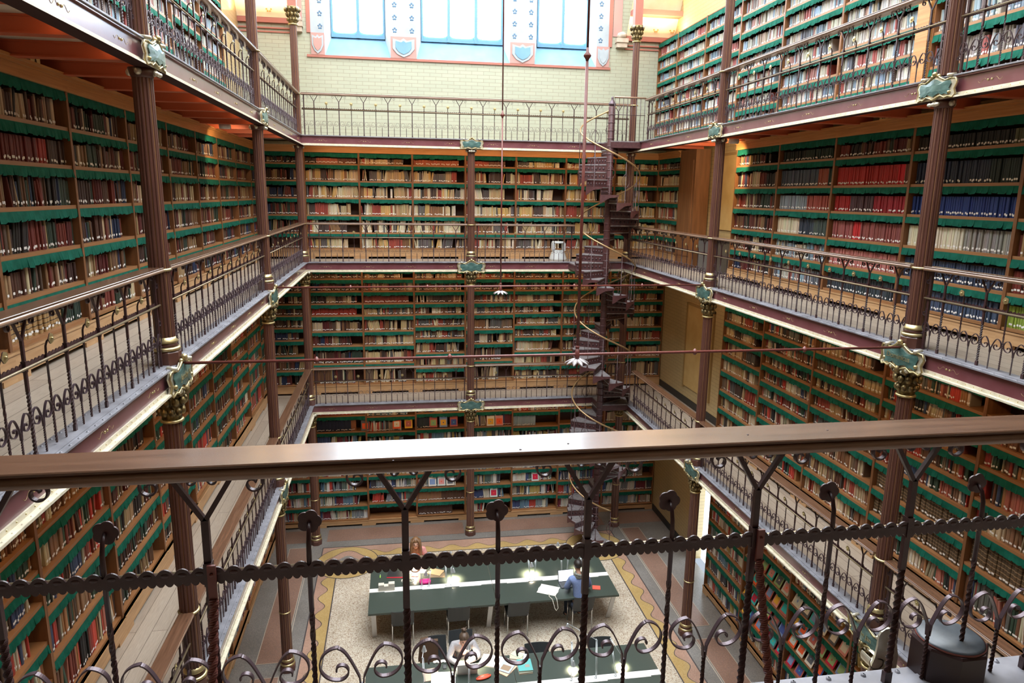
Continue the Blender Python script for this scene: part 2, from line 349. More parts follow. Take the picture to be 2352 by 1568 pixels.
for sx in (-1, 1):
    mb = MB(); x = sx*3.87 if sx > 0 else -3.93
    mb.box(x-.13, x+.13, WY-.14, WY, 5.19, 5.30, 'stone'); mb.box(x-.15, x+.15, WY-.17, WY, 5.30, 5.40, 'stone'); mb.lathe([(.10, 0), (.13, .06), (.10, .12), (.04, .15)], 'stone', 10, (x, WY-.08, 5.40))
    tag(link('stone_corbel', mb.mesh('stone_corbel')), 'carved pale stone corbel at %s end of window wall' % ('left' if sx < 0 else 'right'), 'corbel')
    # moulded string course and warm lit painted vault panels over the corner
    mb = MB(); a, b = sorted((sx*3.98, sx*WX))
    for z0, z1, d in ((5.16, 5.19, .03), (5.24, 5.27, .05)): mb.box(a, b, WY-d, WY, z0, z1, 'brick_red')
    mb.box(a, b, WY-.09, WY, 5.36, 5.47, 'brick_red')
    struct('trim_%d' % (6 if sx < 0 else 7), mb, 'moulded red string course over the corner')
    t = thing('vault_panel', 'glowing gold painted vault panel above %s corner' % ('left' if sx < 0 else 'right'), 'painted panel', (0, 0, 0))
    mb = MB(); mb.add([(a, WY-.10, 5.47), (b, WY-.10, 5.47), (b, WY-1.0, 7.1), (a, WY-1.0, 7.1)], [(0, 1, 2, 3)], 'vault_gold'); part('gold_plaster', mb, t)
    mb = MB()
    for k in range(3):
        for j in range(4):
            x = a+.3+k*.42; z = 5.62+j*.36; y = WY-.10-(z-5.47)*.9/1.63-.012
            for q in range(6): an = q*PI/3; mb.sphere((x+.05*math.cos(an), y, z+.05*math.sin(an)), .02, flat((.45, .25, .06)), 6, 4, (1, .3, 1))
    part('stencilled_flowers', mb, t)
    mb = MB(); mb.box(a, b, WY-.62, WY-.34, 5.86, 5.98, 'brick_red'); part('red_beam', mb, t)
    area_light('lamp_vault', ((a+b)/2, WY-.75, 5.42), 1.0, .12, (math.radians(180+12), 0, 0), 30, (1, .74, .42))
# upper ceiling with skylight
mb = MB()
mb.box(-WX-.25, -WX+.2, -3.2, WY+.6, TOPZ, TOPZ+.2, 'soffit'); mb.box(WX-.2, WX+.25, -3.2, WY+.6, TOPZ, TOPZ+.2, 'soffit')
mb.box(-WX+.2, WX-.2, WY-.4, WY+.6, TOPZ, TOPZ+.2, 'soffit'); mb.box(-WX+.2, WX-.2, -3.2, .2, TOPZ, TOPZ+.2, 'soffit')
struct('ceiling', mb)
t = link('window_4', None, None, (0, 8, TOPZ)); t['kind'] = 'structure'; t['label'] = 'glazed skylight over the hall'
mb = MB(); mb.box(-WX+.2, WX-.2, -7.8, 8.02, .05, .07, 'skylight'); part('pane', mb, t)  # glazing widened over the side galleries to brighten the top shelves
mb = MB()
for k in range(11): x = -5+k; mb.box(x-.03, x+.03, -7.8, 8.02, 0, .05, 'window_frame')
part('glazing_bars', mb, t)

# ---------------------------------------------------------------- ground floor terrazzo
mb = MB(); mb.box(-WX, WX, -3, WY, -7.12, -7.004, 'terr_grey')
Y0F = .9; YI = 14.29
def strip(x0, x1, y0, y1, mat, z=-7.0): mb.box(x0, x1, y0, y1, z-.004, z, mat)
strip(-3.24, 3.24, Y0F, YI, 'terr_beige')
strip(-3.66, -3.24, Y0F, 14.83, 'terr_pink', -7.0005); strip(3.24, 3.66, Y0F, 14.83, 'terr_pink', -7.0005); strip(-3.24, 3.24, YI, 14.83, 'terr_pink', -7.0005)
def wavy(p0, p1, nrm, mat):
    p0, p1, nrm = Vector(p0), Vector(p1), Vector(nrm); L_ = (p1-p0).length; n = int(L_/.04); v = []; f = []; vl = []
    for i in range(n+1):
        s_ = L_*i/n; wv = .215+.085*math.sin(2*PI*s_/.64); c = p0.lerp(p1, i/n)
        v += [(c.x, c.y, -6.9985), ((c+nrm*wv).x, (c+nrm*wv).y, -6.9985)]; e = c+nrm*(wv+.016); vl += [v[-1][:2]+(-6.998,), (e.x, e.y, -6.998)]
    f = [(2*i, 2*i+2, 2*i+3, 2*i+1) for i in range(n)]
    mb.add(v, f, mat); mb.add(vl, f, 'terr_dark')
wavy((-3.24, Y0F, 0), (-3.24, YI, 0), (-1, 0, 0), 'terr_yellow'); wavy((3.24, Y0F, 0), (3.24, YI, 0), (1, 0, 0), 'terr_yellow'); wavy((-3.24, YI, 0), (3.24, YI, 0), (0, 1, 0), 'terr_yellow')
for sx in (-1, 1):
    for x in (3.24, 3.66): strip(sx*x-.012, sx*x+.012, Y0F, 14.29 if x < 3.3 else 14.83, 'terr_dark', -6.997)
    strip(sx*3.94-.008, sx*3.94+.008, Y0F, 15.1, 'terr_pale', -6.999)
    for ya, yb in ((.5, 4.95), (5.35, 10.1), (10.5, 14.9)): 
        x0, x1 = sorted((sx*3.97, sx*4.46)); strip(x0, x1, ya, yb, 'terr_brown', -6.9995)
        for q in ((x0, x0+.012, ya, yb), (x1-.012, x1, ya, yb), (x0, x1, ya, ya+.012), (x0, x1, yb-.012, yb)): strip(*q, 'terr_pale', -6.998)
    x0, x1 = sorted((sx*3.97, sx*WX)); strip(x0, x1, 15.15, 15.8, 'terr_brown', -6.9995)
for x in (-3.6, .14): strip(x, x+3.46, 15.15, 15.78, 'terr_brown', -6.9995)
strip(-3.24, 3.24, YI-.012, YI+.012, 'terr_dark', -6.997); strip(-3.66, 3.66, 14.82, 14.845, 'terr_dark', -6.997)
for sx in (-1, 1):
    for r, m, z in ((.74, 'terr_dark', -6.9965), (.72, 'terr_yellow', -6.996), (.5, 'terr_dark', -6.9955), (.48, 'terr_pink', -6.995), (.27, 'terr_grey', -6.9945)):
        v = []; n = 48
        for k in range(n):
            a = 2*PI*k/n; rr = r*(1+.10*math.cos(4*a)) if r < .6 else r; v.append((sx*3.03+rr*math.cos(a), 14.06+rr*math.sin(a), z))
        mb.add(v, [tuple(range(n))], m)
struct('floor', mb, 'terrazzo ground floor with wavy yellow border')

# ---------------------------------------------------------------- gallery floors
for lv in (1, 2, 3):
    z = Z[lv]
    for sx in (-1, 1):
        x0, x1 = sorted((sx*(BX-.02), sx*WX)); mb = MB()
        mb.box(x0, x1, -3, CY[3], z-.02, z-.001, 'plank_y'); mb.box(x0, x1, -3, CY[3], z-.05, z-.02, 'soffit')
        struct('floor', mb, 'planked %s floor, %s side' % (LN[lv], 'left' if sx < 0 else 'right'))
    mb = MB(); mb.box(-WX, WX, CY[3]-.0, WY, z-.02, z-.001, 'plank_x'); mb.box(-WX, WX, CY[3], WY, z-.05, z-.02, 'soffit')
    struct('floor', mb, 'planked %s floor, far side' % LN[lv])
    mb = MB(); mb.box(-BX, BX, -3, CY[0], z-.02, z-.001, 'plank_x'); mb.box(-BX, BX, -3, CY[0], z-.05, z-.02, 'soffit'); struct('floor', mb, 'planked near side floor of %s' % LN[lv])

# ---------------------------------------------------------------- railings
def spiral(cx, cz, r0, r1, a0, a1, n=14):
    return [(cx+(r0+(r1-r0)*i/n)*math.cos(a0+(a1-a0)*i/n), cz+(r0+(r1-r0)*i/n)*math.sin(a0+(a1-a0)*i/n)) for i in range(n+1)]
RH = .895      # top of the rails
def y_post():
    b = MB(); b.box(-.013, .013, -.009, .009, 0, .05, 'iron'); b.twist((0, 0, .05), (0, 0, .42), .0082, 3.8, 'iron', 20)
    b.box(-.0095, .0095, -.008, .008, .42, .72, 'iron'); b.box(-.0105, .0105, -.015, .012, .535, .60, 'iron')
    for s in (-1, 1):
        b.obox((s*.040, 0, .783), (s*.0056, 0, -.0034), (0, .007, 0), (s*.040, 0, .066), 'iron')
        b.ribbon([(s*.074, .835), (s*.084, .85), (s*.10, .857)]+spiral(s*.128, .818, .032, .007, PI/2+s*.7, PI/2-s*7.6, 34), .014, .005, 'scroll_iron')
        b.ribbon([(s*.078, .838), (s*.055, .858)]+spiral(s*.029, .832, .020, .006, PI/2-s*.3, PI/2+s*5.0, 22), .012, .004, 'scroll_iron')
    return b.mesh('fork_post')
def flower_post():
    b = MB(); b.twist((0, 0, .02), (0, 0, .33), .0056, 3.6, 'iron', 16); b.twist((0, 0, .33), (0, 0, .44), .0056, .6, 'iron', 16)
    pts = [(0, 0, .43), (0, 0, .60), (0, .002, .635), (0, .012, .665), (0, .03, .682)]
    b.tube(pts, [.0072, .0072, .0068, .006, .0055], 'iron', 8)
    return b.mesh('twisted_post')
def flower():
    b = MB(); c = Vector((0, .036, .682)); n = 40; vs = [c+Vector((0, -.003, 0)), c+Vector((0, .006, 0))]
    for k in range(n):
        a = 2*PI*k/n; r = .0285+.0055*abs(math.cos(2.5*a)); vs.append((r*math.cos(a), .034, .682+r*math.sin(a)))
    for k in range(n):
        a = 2*PI*k/n; r = .0285+.0055*abs(math.cos(2.5*a)); vs.append((r*math.cos(a), .039, .682+r*math.sin(a)))
    b.add(vs, [(0, 2+k, 2+(k+1) % n) for k in range(n)]+[(2+k, 2+n+k, 2+n+(k+1) % n, 2+(k+1) % n) for k in range(n)], 'flower')
    b.add(vs, [(1, 2+n+(k+1) % n, 2+n+k) for k in range(n)], 'gold'); b.sphere((0, .043, .682), .009, 'gold', 8, 5)
    return b.mesh('flower_rosette')
def v_post(p4):       # p4 = quarter pitch: distance from the centre to the neighbouring post
    b = MB(); b.twist((0, 0, .01), (0, 0, .19), .0048, 3, 'iron', 14)
    for s in (-1, 1):
        pts = [(s*.003, .17), (s*.006, .21)]
        for t in range(1, 15):
            q = t/14; pts.append((s*(.006+.062*q), .21+.098*math.sin(q*PI/2)))
        R_ = .052; cx = p4-.012-R_
        pts = pts[:-1]+[(s*x, z) for x, z in spiral(cx, .256, .054, .050, PI/2, -PI*.5, 24)]+[(s*x, z) for x, z in spiral(cx-.004, .236, .030, .009, -PI*.5, -PI*2.05, 30)]
        b.ribbon(pts, .014, .0042, 'scroll_iron')
    return b.mesh('scroll_post')
ME_Y, ME_F, ME_FL, ME_V = y_post(), flower_post(), flower(), v_post(.128)
def handrail_mesh(L_):
    b = MB()
    prof = [(-.070, RH-.001), (-.067, RH+.002), (.067, RH+.002), (.070, RH-.001), (.070, RH-.007), (-.070, RH-.007)]
    b.prism([(p[0], p[1]) for p in prof], L_, 'rail_wood', 'x', 0)
    pr = [(-.066, RH-.007)]+[(-.058-.017*math.cos(t), RH-.026+.017*math.sin(t)) for t in [PI/2-k*PI/6 for k in range(7)]]
    pr = pr+[(-.045, RH-.047), (-.018, RH-.050), (.018, RH-.050), (.045, RH-.047)]+[(.058+.017*math.cos(t), RH-.026+.017*math.sin(t)) for t in [-PI/2+k*PI/6 for k in range(7)]]+[(.066, RH-.007)]
    n = len(pr); vs = [(0, a, z) for a, z in pr]+[(L_, a, z) for a, z in pr]
    b.add(vs, [(k, (k+1) % n, n+(k+1) % n, n+k) for k in range(n)], 'rail_edge', True); b.add(vs, [tuple(range(n)), tuple(range(n, 2*n))[::-1]], 'rail_edge')
    return b.mesh('handrail')
def band_mesh(L_, pitch):
    b = MB(); z0, z1 = .545, .579; n = int(round(L_/pitch))*12; p = L_/n; vs = []; top = []; bot = []
    for i in range(n):
        for k in range(9):
            t = k/8; x = i*p+p*(.04+.92*t); top.append((x, z1-.004+.014*math.sin(PI*t)**.7))
        top.append((i*p+p-.002, z1-.006))
        for h in range(2):
            for k in range(5):
                t = k/4; x = i*p+p/2*h+p/2*(.08+.84*t); bot.append((x, z0-.006*math.sin(PI*t)**.6))
            bot.append((i*p+p/2*(h+1)-.001, z0+.004))
    # slices: build quads between resampled edges
    def interp(arr, x):
        lo, hi = 0, len(arr)-1
        while hi-lo > 1:
            m = (lo+hi)//2
            if arr[m][0] <= x: lo = m
            else: hi = m
        a, c = arr[lo], arr[hi]; return a[1]+(c[1]-a[1])*((x-a[0])/((c[0]-a[0]) or 1))
    xs_ = sorted(set([round(a[0], 5) for a in top+bot])); v = []; f = []
    for x in xs_:
        zt, zb = interp(top, x), interp(bot, x); v += [(x, -.012, zb), (x, -.012, zt), (x, -.007, zt), (x, -.007, zb)]
    for i in range(len(xs_)-1):
        for k in range(4): f.append((i*4+k, i*4+(k+1) % 4, i*4+4+(k+1) % 4, i*4+4+k))
    b.add(v, f, 'iron')
    for i in range(n):     # embossed scallops
        x = i*p+p/2; b.sphere((x, -.0115, z1-.007), p*.30, 'iron', 8, 5, (1, .16, .5))
    return b.mesh('scalloped_band')
def bar_mesh(L_):
    b = MB(); b.tube([(0, .012, .56), (L_, .012, .56)], .0095, 'gilt_rail', 8, True)
    n = int(L_/.05)
    return b.mesh('gilt_bar')
RC = {}
def end_bracket():
    b = MB(); b.box(-.012, .012, -.02, .004, 0, .86, 'iron')
    for z, r_ in ((.74, .035), (.40, .035), (.17, .03)):
        for s in (-1,): b.ribbon([(0, z+.06)]+spiral(-.035, z, r_, .010, PI*.4, -PI*1.9, 20), .012, .005, 'scroll_iron')
    return b.mesh('end_bracket')
ME_E = end_bracket()
def railing(name, label, loc, rz, L_, nn=None, ends=True):
    t = thing(name, label, 'railing', loc, rz, 'wrought iron gallery railings')
    n = nn or int(round(L_/.512)); p = L_/n; key = round(L_, 3)
    if key not in RC: RC[key] = (handrail_mesh(L_), band_mesh(L_, p), bar_mesh(L_))
    link('handrail', RC[key][0], t); link('scalloped_band', RC[key][1], t); link('gilt_bar', RC[key][2], t)
    if ends:
        link('end_bracket', ME_E, t, (.05, 0, 0)); e = link('end_bracket', ME_E, t, (L_-.05, 0, 0)); e.scale = (-1, 1, 1)
    for i in range(n):
        link('fork_post', ME_Y, t, ((i+.5)*p, 0, 0))
        if i:
            f = link('twisted_post', ME_F, t, (i*p, 0, 0)); link('flower_rosette', ME_FL, f)
        link('scroll_post', ME_V, t, ((i+.25)*p, 0, 0)); link('scroll_post', ME_V, t, ((i+.75)*p, 0, 0))
    return t
BAYN = ['nearest bay', 'middle bay', 'far bay']
for lv in (1, 2, 3):
    for b in range(3):
        L_ = CY[b+1]-CY[b]-.2
        railing('railing', 'iron railing with wooden handrail, left %s, %s' % (LN[lv], BAYN[b]), (-BX, CY[b+1]-.1, Z[lv]), -PI/2, L_)
        if not (b == 2): railing('railing', 'iron railing with wooden handrail, right %s, %s' % (LN[lv], BAYN[b]), (BX, CY[b]+.1, Z[lv]), PI/2, L_)
        else: railing('railing', 'iron railing with wooden handrail, right %s, beside the spiral stair' % LN[lv], (BX, CY[b]+.1, Z[lv]), PI/2, L_-(.9 if lv != 2 else 0))
RIGHT_GAP = 1.05
for lv in (1, 2):
    railing('railing', 'iron railing on far %s, left of centre column' % LN[lv], (-.1, CY[3], Z[lv]), PI, BX-.2)
    railing('railing', 'iron railing on far %s, right of centre column to spiral stair' % LN[lv], (BX-.1-(1.25 if lv == 2 else 0), CY[3], Z[lv]), PI, BX-.2-(1.25 if lv == 2 else 0))
railing('railing', 'long iron railing across the far top gallery before pale brick wall', (BX-.1, CY[3], Z[3]), PI, 2*BX-.2, 14)
NR = railing('railing', 'close foreground iron railing with broad polished wooden handrail', (.115-3.654, .22, 0), 0, 7.308, 14, False)
del NR['group']
for x_, y_ in ((-1.74, .13), (-1.40, .17), (-1.26, .20), (-.46, .22), (-.72, .21)):
    b = MB(); b.sphere((0, 0, 0), .0035, 'iron', 8, 4, (1, 1, .35)); part('screw', b, NR, (x_+3.539, y_-.22, RH+.0025))
# diagonal stays of the foreground railing
for x in (-2.234, -.668):
    b = MB(); b.box(-.011, .011, -.026, -.018, .50, .60, 'red_iron'); b.twist((0, -.022, .50), (0, -.20, -.0), .0095, 4.5, 'red_iron', 18)
    b.sphere((0, -.028, .575), .005, 'red_iron', 8, 5); o = part('stay_bar', b, NR, (x+3.539+.012, 0, 0)); o['label'] = 'red-brown twisted stay'

# ---------------------------------------------------------------- girders
def girder(label, loc, rz, L_, big=False):
    t = thing('gallery_girder', label, 'girder', loc, rz, 'riveted iron gallery girders')
    b = MB(); b.box(0, L_, -.11, .10, -.014, 0, 'flange'); b.box(0, L_, -.055, .055, .0, .008, 'flange')
    n = int(L_/.128); st = L_/n
    for i in range(n):
        for y in (-.085, .08): b.lathe([(.010, 0), (.008, .005), (.003, .008)], 'flange', 6, ((i+.5)*st, y, 0), cap=False)
    part('top_flange', b, t)
    b = MB(); b.box(0, L_, .048, .060, -.205, -.014, 'web'); b.box(0, L_, .06, .085, -.030, -.014, 'web'); part('web', b, t)
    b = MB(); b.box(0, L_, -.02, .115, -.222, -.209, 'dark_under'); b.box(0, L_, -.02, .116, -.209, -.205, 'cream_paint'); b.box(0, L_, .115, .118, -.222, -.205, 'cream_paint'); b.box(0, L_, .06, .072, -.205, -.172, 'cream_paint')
    n = int(L_/.10); st = L_/n
    for i in range(n):
        x = (i+.5)*st
        b.add([(x+.008*math.cos(a*PI/3), .098+.008*math.sin(a*PI/3), -.205) for a in range(6)]+[(x, .098, -.197)], [(a, (a+1) % 6, 6) for a in range(6)], 'cream_paint')
        b.add([(x+.007*math.cos(a*PI/3), .072, -.188+.007*math.sin(a*PI/3)) for a in range(6)]+[(x, .079, -.188)], [(a, 6, (a+1) % 6) for a in range(6)], 'gold')
    part('bottom_flange', b, t)
    b = MB(); n = max(1, int(L_/.95)); st = L_/n
    for i in range(n):
        x = (i+.5)*st
        for s in (-.022, .022): b.sphere((x+s, .062, -.105), .011, 'gold', 8, 5, (1, .8, 1))
        for s in (-1, 1): b.tube([(x+s*(.04+q*.10), .0612, -.105+.018*math.sin(q*2*PI)) for q in [k/8 for k in range(9)]], .0013, 'gold', 4)
    part('gilt_studs', b, t)
    return t
for lv in (1, 2, 3):
    girder('riveted girder with cream lower flange, left edge of %s' % LN[lv], (-BX, CY[3], Z[lv]), -PI/2, CY[3]+2)
    girder('riveted girder with cream lower flange, right edge of %s' % LN[lv], (BX, -2, Z[lv]), PI/2, CY[3]+2)
    girder('riveted girder with cream lower flange, far edge of %s' % LN[lv], (BX, CY[3], Z[lv]), PI, 2*BX)
girder('riveted girder at the near edge of top gallery, above the camera', (-BX, .19, Z[3]), 0, 2*BX)
girder('grey riveted girder under the foreground railing', (-BX, .19, 0), 0, 2*BX)

# ---------------------------------------------------------------- columns
def shaft_mesh(z0, z1, r0=.089, r1=.083):
    b = MB(); nf = 16; per = 6; ring = []
    for k in range(nf):
        for j in range(per):
            a = 2*PI*(k+j/per)/nf; d = [0, 0, -.006, -.009, -.006, 0][j]; ring.append((a, d))
    n = len(ring); vs = []; zs = [z0+(z1-z0)*i/3 for i in range(4)]
    for z in zs:
        r = r0+(r1-r0)*(z-z0)/(z1-z0)
        vs += [((r+d)*math.cos(a), (r+d)*math.sin(a), z) for a, d in ring]
    fm = []; fl = []
    for i in range(3):
        for k in range(n):
            f = (i*n+k, i*n+(k+1) % n, (i+1)*n+(k+1) % n, (i+1)*n+k); (fl if k % per == 3 and (k//per) % 2 == 0 else fm).append(f)
    b.add(vs, fm, 'column'); b.add(vs, fl, 'column_line'); return b.mesh('fluted_shaft')
def base_mesh(ground):
    b = MB()
    if ground:
        b.lathe([(.14, 0), (.14, .10), (.125, .12)], 'column', 8, rot=PI/8, smooth=False)
        b.lathe([(.125, .12), (.132, .14), (.125, .16)], 'gold', 20); b.lathe([(.112, .16), (.112, .20)], 'column', 20); b.lathe([(.108, .20), (.118, .22), (.108, .245), (.094, .25)], 'gold', 20)
    else:
        b.lathe([(.128, 0), (.128, .115), (.118, .128)], 'column', 8, rot=PI/8, smooth=False)
        b.lathe([(.110, .128), (.125, .137), (.128, .148), (.122, .16), (.108, .166)], 'gold', 24); b.lathe([(.106, .166), (.098, .185), (.098, .20)], 'column', 24)
        b.lathe([(.098, .20), (.108, .208), (.108, .22), (.094, .232), (.09, .255)], 'gold', 24)
    return b.mesh('column_base')
def ring_mesh(z):
    b = MB(); b.lathe([(.088, z-.014), (.103, z-.008), (.105, z), (.100, z+.008), (.088, z+.012)], 'gold', 24); return b.mesh('gilt_ring')
def capital_mesh(zt):     # foliage capital ending at zt
    b = MB(); b.lathe([(.086, -.36), (.104, -.352), (.106, -.34), (.098, -.33)], 'gold', 20, (0, 0, zt)); b.lathe([(.088, -.33), (.092, -.2), (.12, -.06), (.15, -.02), (.15, 0)], 'bronze', 16, (0, 0, zt))
    for row, (r, z, s) in enumerate(((.100, -.25, .040), (.118, -.15, .046), (.142, -.05, .05))):
        for k in range(10):
            a = 2*PI*(k+.5*(row % 2))/10; b.sphere((r*math.cos(a), r*math.sin(a), zt+z), s, 'bronze', 7, 5, (.75, .75, 1))
    for k in range(4):
        a = PI/4+k*PI/2; b.sphere((.165*math.cos(a), .165*math.sin(a), zt-.035), .034, 'silver', 8, 5)
    return b.mesh('foliage_capital')
def top_bracket():
    b = MB(); b.lathe([(.085, -.30), (.095, -.28), (.11, -.22)], 'column', 16)
    for k in range(4): a = k*PI/2; b.sphere((.10*math.cos(a), .10*math.sin(a), -.255), .032, 'silver', 8, 5)
    return b.mesh('bracket_collar')
SH = [(-.20, .09), (-.255, .085), (-.275, .03), (-.25, -.04), (-.27, -.10), (-.24, -.14), (-.19, -.12), (-.15, -.135), (-.10, -.10), (-.05, -.12), (0, -.15), (.05, -.12), (.10, -.10), (.15, -.135), (.19, -.12), (.24, -.14), (.27, -.10), (.25, -.04), (.275, .03), (.255, .085), (.20, .09), (.14, .075), (.09, .10), (.05, .13), (0, .15), (-.05, .13), (-.09, .10), (-.14, .075)]
def cart_meshes(sc_=1.0):
    def bend(x, off): a = x/.42; return off-.10*(1-math.cos(min(1.3, abs(a))))
    out = []
    for nm, k, off, th, mat in (('scroll_plate', 1.0, .135, .018, 'silver'), ('painted_field', .80, .150, .010, 'cartouche')):
        b = MB(); pts = [(x*k*sc_, z*(k if k == 1 else .72)*sc_-.105) for x, z in SH]; n = len(pts)
        v = [(x, bend(x, off), z) for x, z in pts]+[(x, bend(x, off-th), z) for x, z in pts]
        c0 = len(v); v += [(x*.5, bend(x*.5, off+.004), -.105+(z+.105)*.5) for x, z in pts]; v.append((0, bend(0, off+.005), -.105))
        f = [(k2, (k2+1) % n, c0+(k2+1) % n, c0+k2) for k2 in range(n)]+[(c0+k2, c0+(k2+1) % n, c0+n) for k2 in range(n)]+[(k2, n+k2, n+(k2+1) % n, (k2+1) % n) for k2 in range(n)]
        b.add(v, f, mat, False)
        if k == 1:
            for s in (-1, 1):
                b.tube([(s*x*sc_, bend(x, off+.008), z*sc_-.105) for x, z in SH[10:21]], .011*sc_, 'gold', 6)
                b.tube([(s*.225*sc_, bend(.225, off+.03), .10-.105), (s*.225*sc_, bend(.225, off-.06), .112-.105)], .02*sc_, 'silver', 8)
                b.sphere((s*.245*sc_, bend(.24, off+.01), -.06-.105), .022*sc_, 'gold', 8, 5)
            b.tube([(x*sc_, bend(x, off+.008), z*sc_-.105) for x, z in SH[20:]+SH[:1]], .012*sc_, 'gold', 6)
            b.sphere((0, bend(0, off+.015), .165*sc_-.105), .032*sc_, 'gold', 8, 6); b.sphere((.05*sc_, off, .14*sc_-.105), .022, 'gold', 8, 5); b.sphere((-.05*sc_, off, .14*sc_-.105), .022, 'gold', 8, 5)
            for s in (-1, 0, 1): b.sphere((s*.05, off-.01, -.265), .03, 'silver', 8, 5, (1, .8, .7))
        out.append(b.mesh(nm))
    return out
SH = [(x*1.22, z) for x, z in SH]
CARTS = cart_meshes(); CART_S = cart_meshes(.8)
BASE_G, BASE_U, RING = base_mesh(True), base_mesh(False), ring_mesh(.87); BRK = top_bracket()
SHAFT = {0: shaft_mesh(.24, 3.6-.56, .098, .09), 1: shaft_mesh(.25, 3.4-.56), 2: shaft_mesh(.25, 2.8-.22), 3: shaft_mesh(.02, 2.45, .08, .076)}
CAP0, CAP1, CAP3 = capital_mesh(3.6-.20), capital_mesh(3.4-.20), capital_mesh(2.62); RING0 = ring_mesh(1.18)
TXT = {(-1, 1, 2): 'Jacoby R.', (1, 1, 2): 'Dominicus', (1, 1, 1): 'Durin Jan'}
def column(lv, ix, iy, x, y, side):
    where = {(-1, 0): 'left, beside the near rail', (1, 0): 'right, beside the near rail', (-1, 1): 'left, nearest', (1, 1): 'right, nearest', (-1, 2): 'left, second from camera', (1, 2): 'right, second from camera', (-1, 3): 'far left corner', (1, 3): 'far right corner behind the spiral stair', (0, 3): 'centre of far side'}[(ix, iy)]
    t = thing('iron_column', 'fluted brown iron column standing on %s, %s' % (LN[lv], where), 'column', (x, y, Z[lv]), 0, 'fluted iron columns')
    if lv < 3: link('column_base', BASE_G if lv == 0 else BASE_U, t)
    link('fluted_shaft', SHAFT[lv], t); link('gilt_ring', RING if lv else RING0, t)
    if lv == 0: link('foliage_capital', CAP0, t)
    if lv == 1: link('foliage_capital', CAP1, t)
    if lv == 2: link('bracket_collar', BRK, t, (0, 0, 2.8))
    if lv == 3: link('foliage_capital', CAP3, t); b = MB(); b.box(-.09, .09, -.09, .09, 2.62, TOPZ-Z[3], 'brick_red'); part('upper_post', b, t)
    if lv < 3 and side is not None:
        me = CARTS if lv < 2 else CART_S
        c = link('cartouche', me[0], t, (0, 0, Z[lv+1]-Z[lv]), side); link('painted_field', me[1], c)
        tx = TXT.get((ix, iy, lv+1)) if lv < 2 else None
        if tx:
            text_mesh('lettering', tx, .085, .001, MT['gold'], c, (0, .158, -.105), (PI/2, 0, PI))
for lv in (0, 1, 2, 3):
    for ix in (-1, 1):
        for iy in (0, 1, 2, 3):
            if iy == 0 and lv == 3: continue
            column(lv, ix, iy, ix*BX, CY[iy], (-PI/2 if ix < 0 else PI/2) if iy in (1, 2) else None)
    if lv < 3: column(lv, 0, 3, 0, CY[3], PI)
# capped column head under the foreground railing
t = thing('column_pedestal', 'black octagonal pedestal cap under the foreground railing', 'pedestal', (.10, .25, 0))
b = MB(); b.lathe([(.118, -.25), (.118, .12), (.112, .128)], flat((.035, .018, .018), .35, 'pedestal_dark'), 8, rot=PI/8, smooth=False); part('octagon_block', b, t)
b = MB(); b.lathe([(.102, .128), (.102, .133), (.094, .139)], noisy('pedestal_top', (.035, .042, .05), (.08, .09, .10), (12, 12, 12), .42), 32); part('round_cap', b, t)
b = MB(); b.lathe([(.103, .127), (.106, .131), (.103, .134)], 'red_iron', 32, cap=False); part('worn_red_rim', b, t)
t = thing('scroll_ornament', 'silver-gilt scrolled cartouche back beside the black octagonal pedestal', 'ornament', (.10, .25, 0))
b = MB()
b.prism([(-.13, -.20), (-.20, -.16), (-.21, -.06), (-.19, .0), (-.185, .045)]+[(-.15+.036*math.cos(a), .075+.036*math.sin(a)) for a in [PI*1.05-k*PI/7 for k in range(9)]]+[(-.10, .0), (-.10, -.20)], .008, 'silver', 'y', .10)
part('scroll_plate', b, t)
b = MB(); b.ribbon(spiral(-.175, -.02, .035, .012, 2.6, 8.0, 24), .05, .004, 'silver', .125); b.ribbon(spiral(-.165, -.13, .045, .02, 1.2, 5.2, 20), .05, .004, 'silver', .125); part('rolled_edge', b, t)

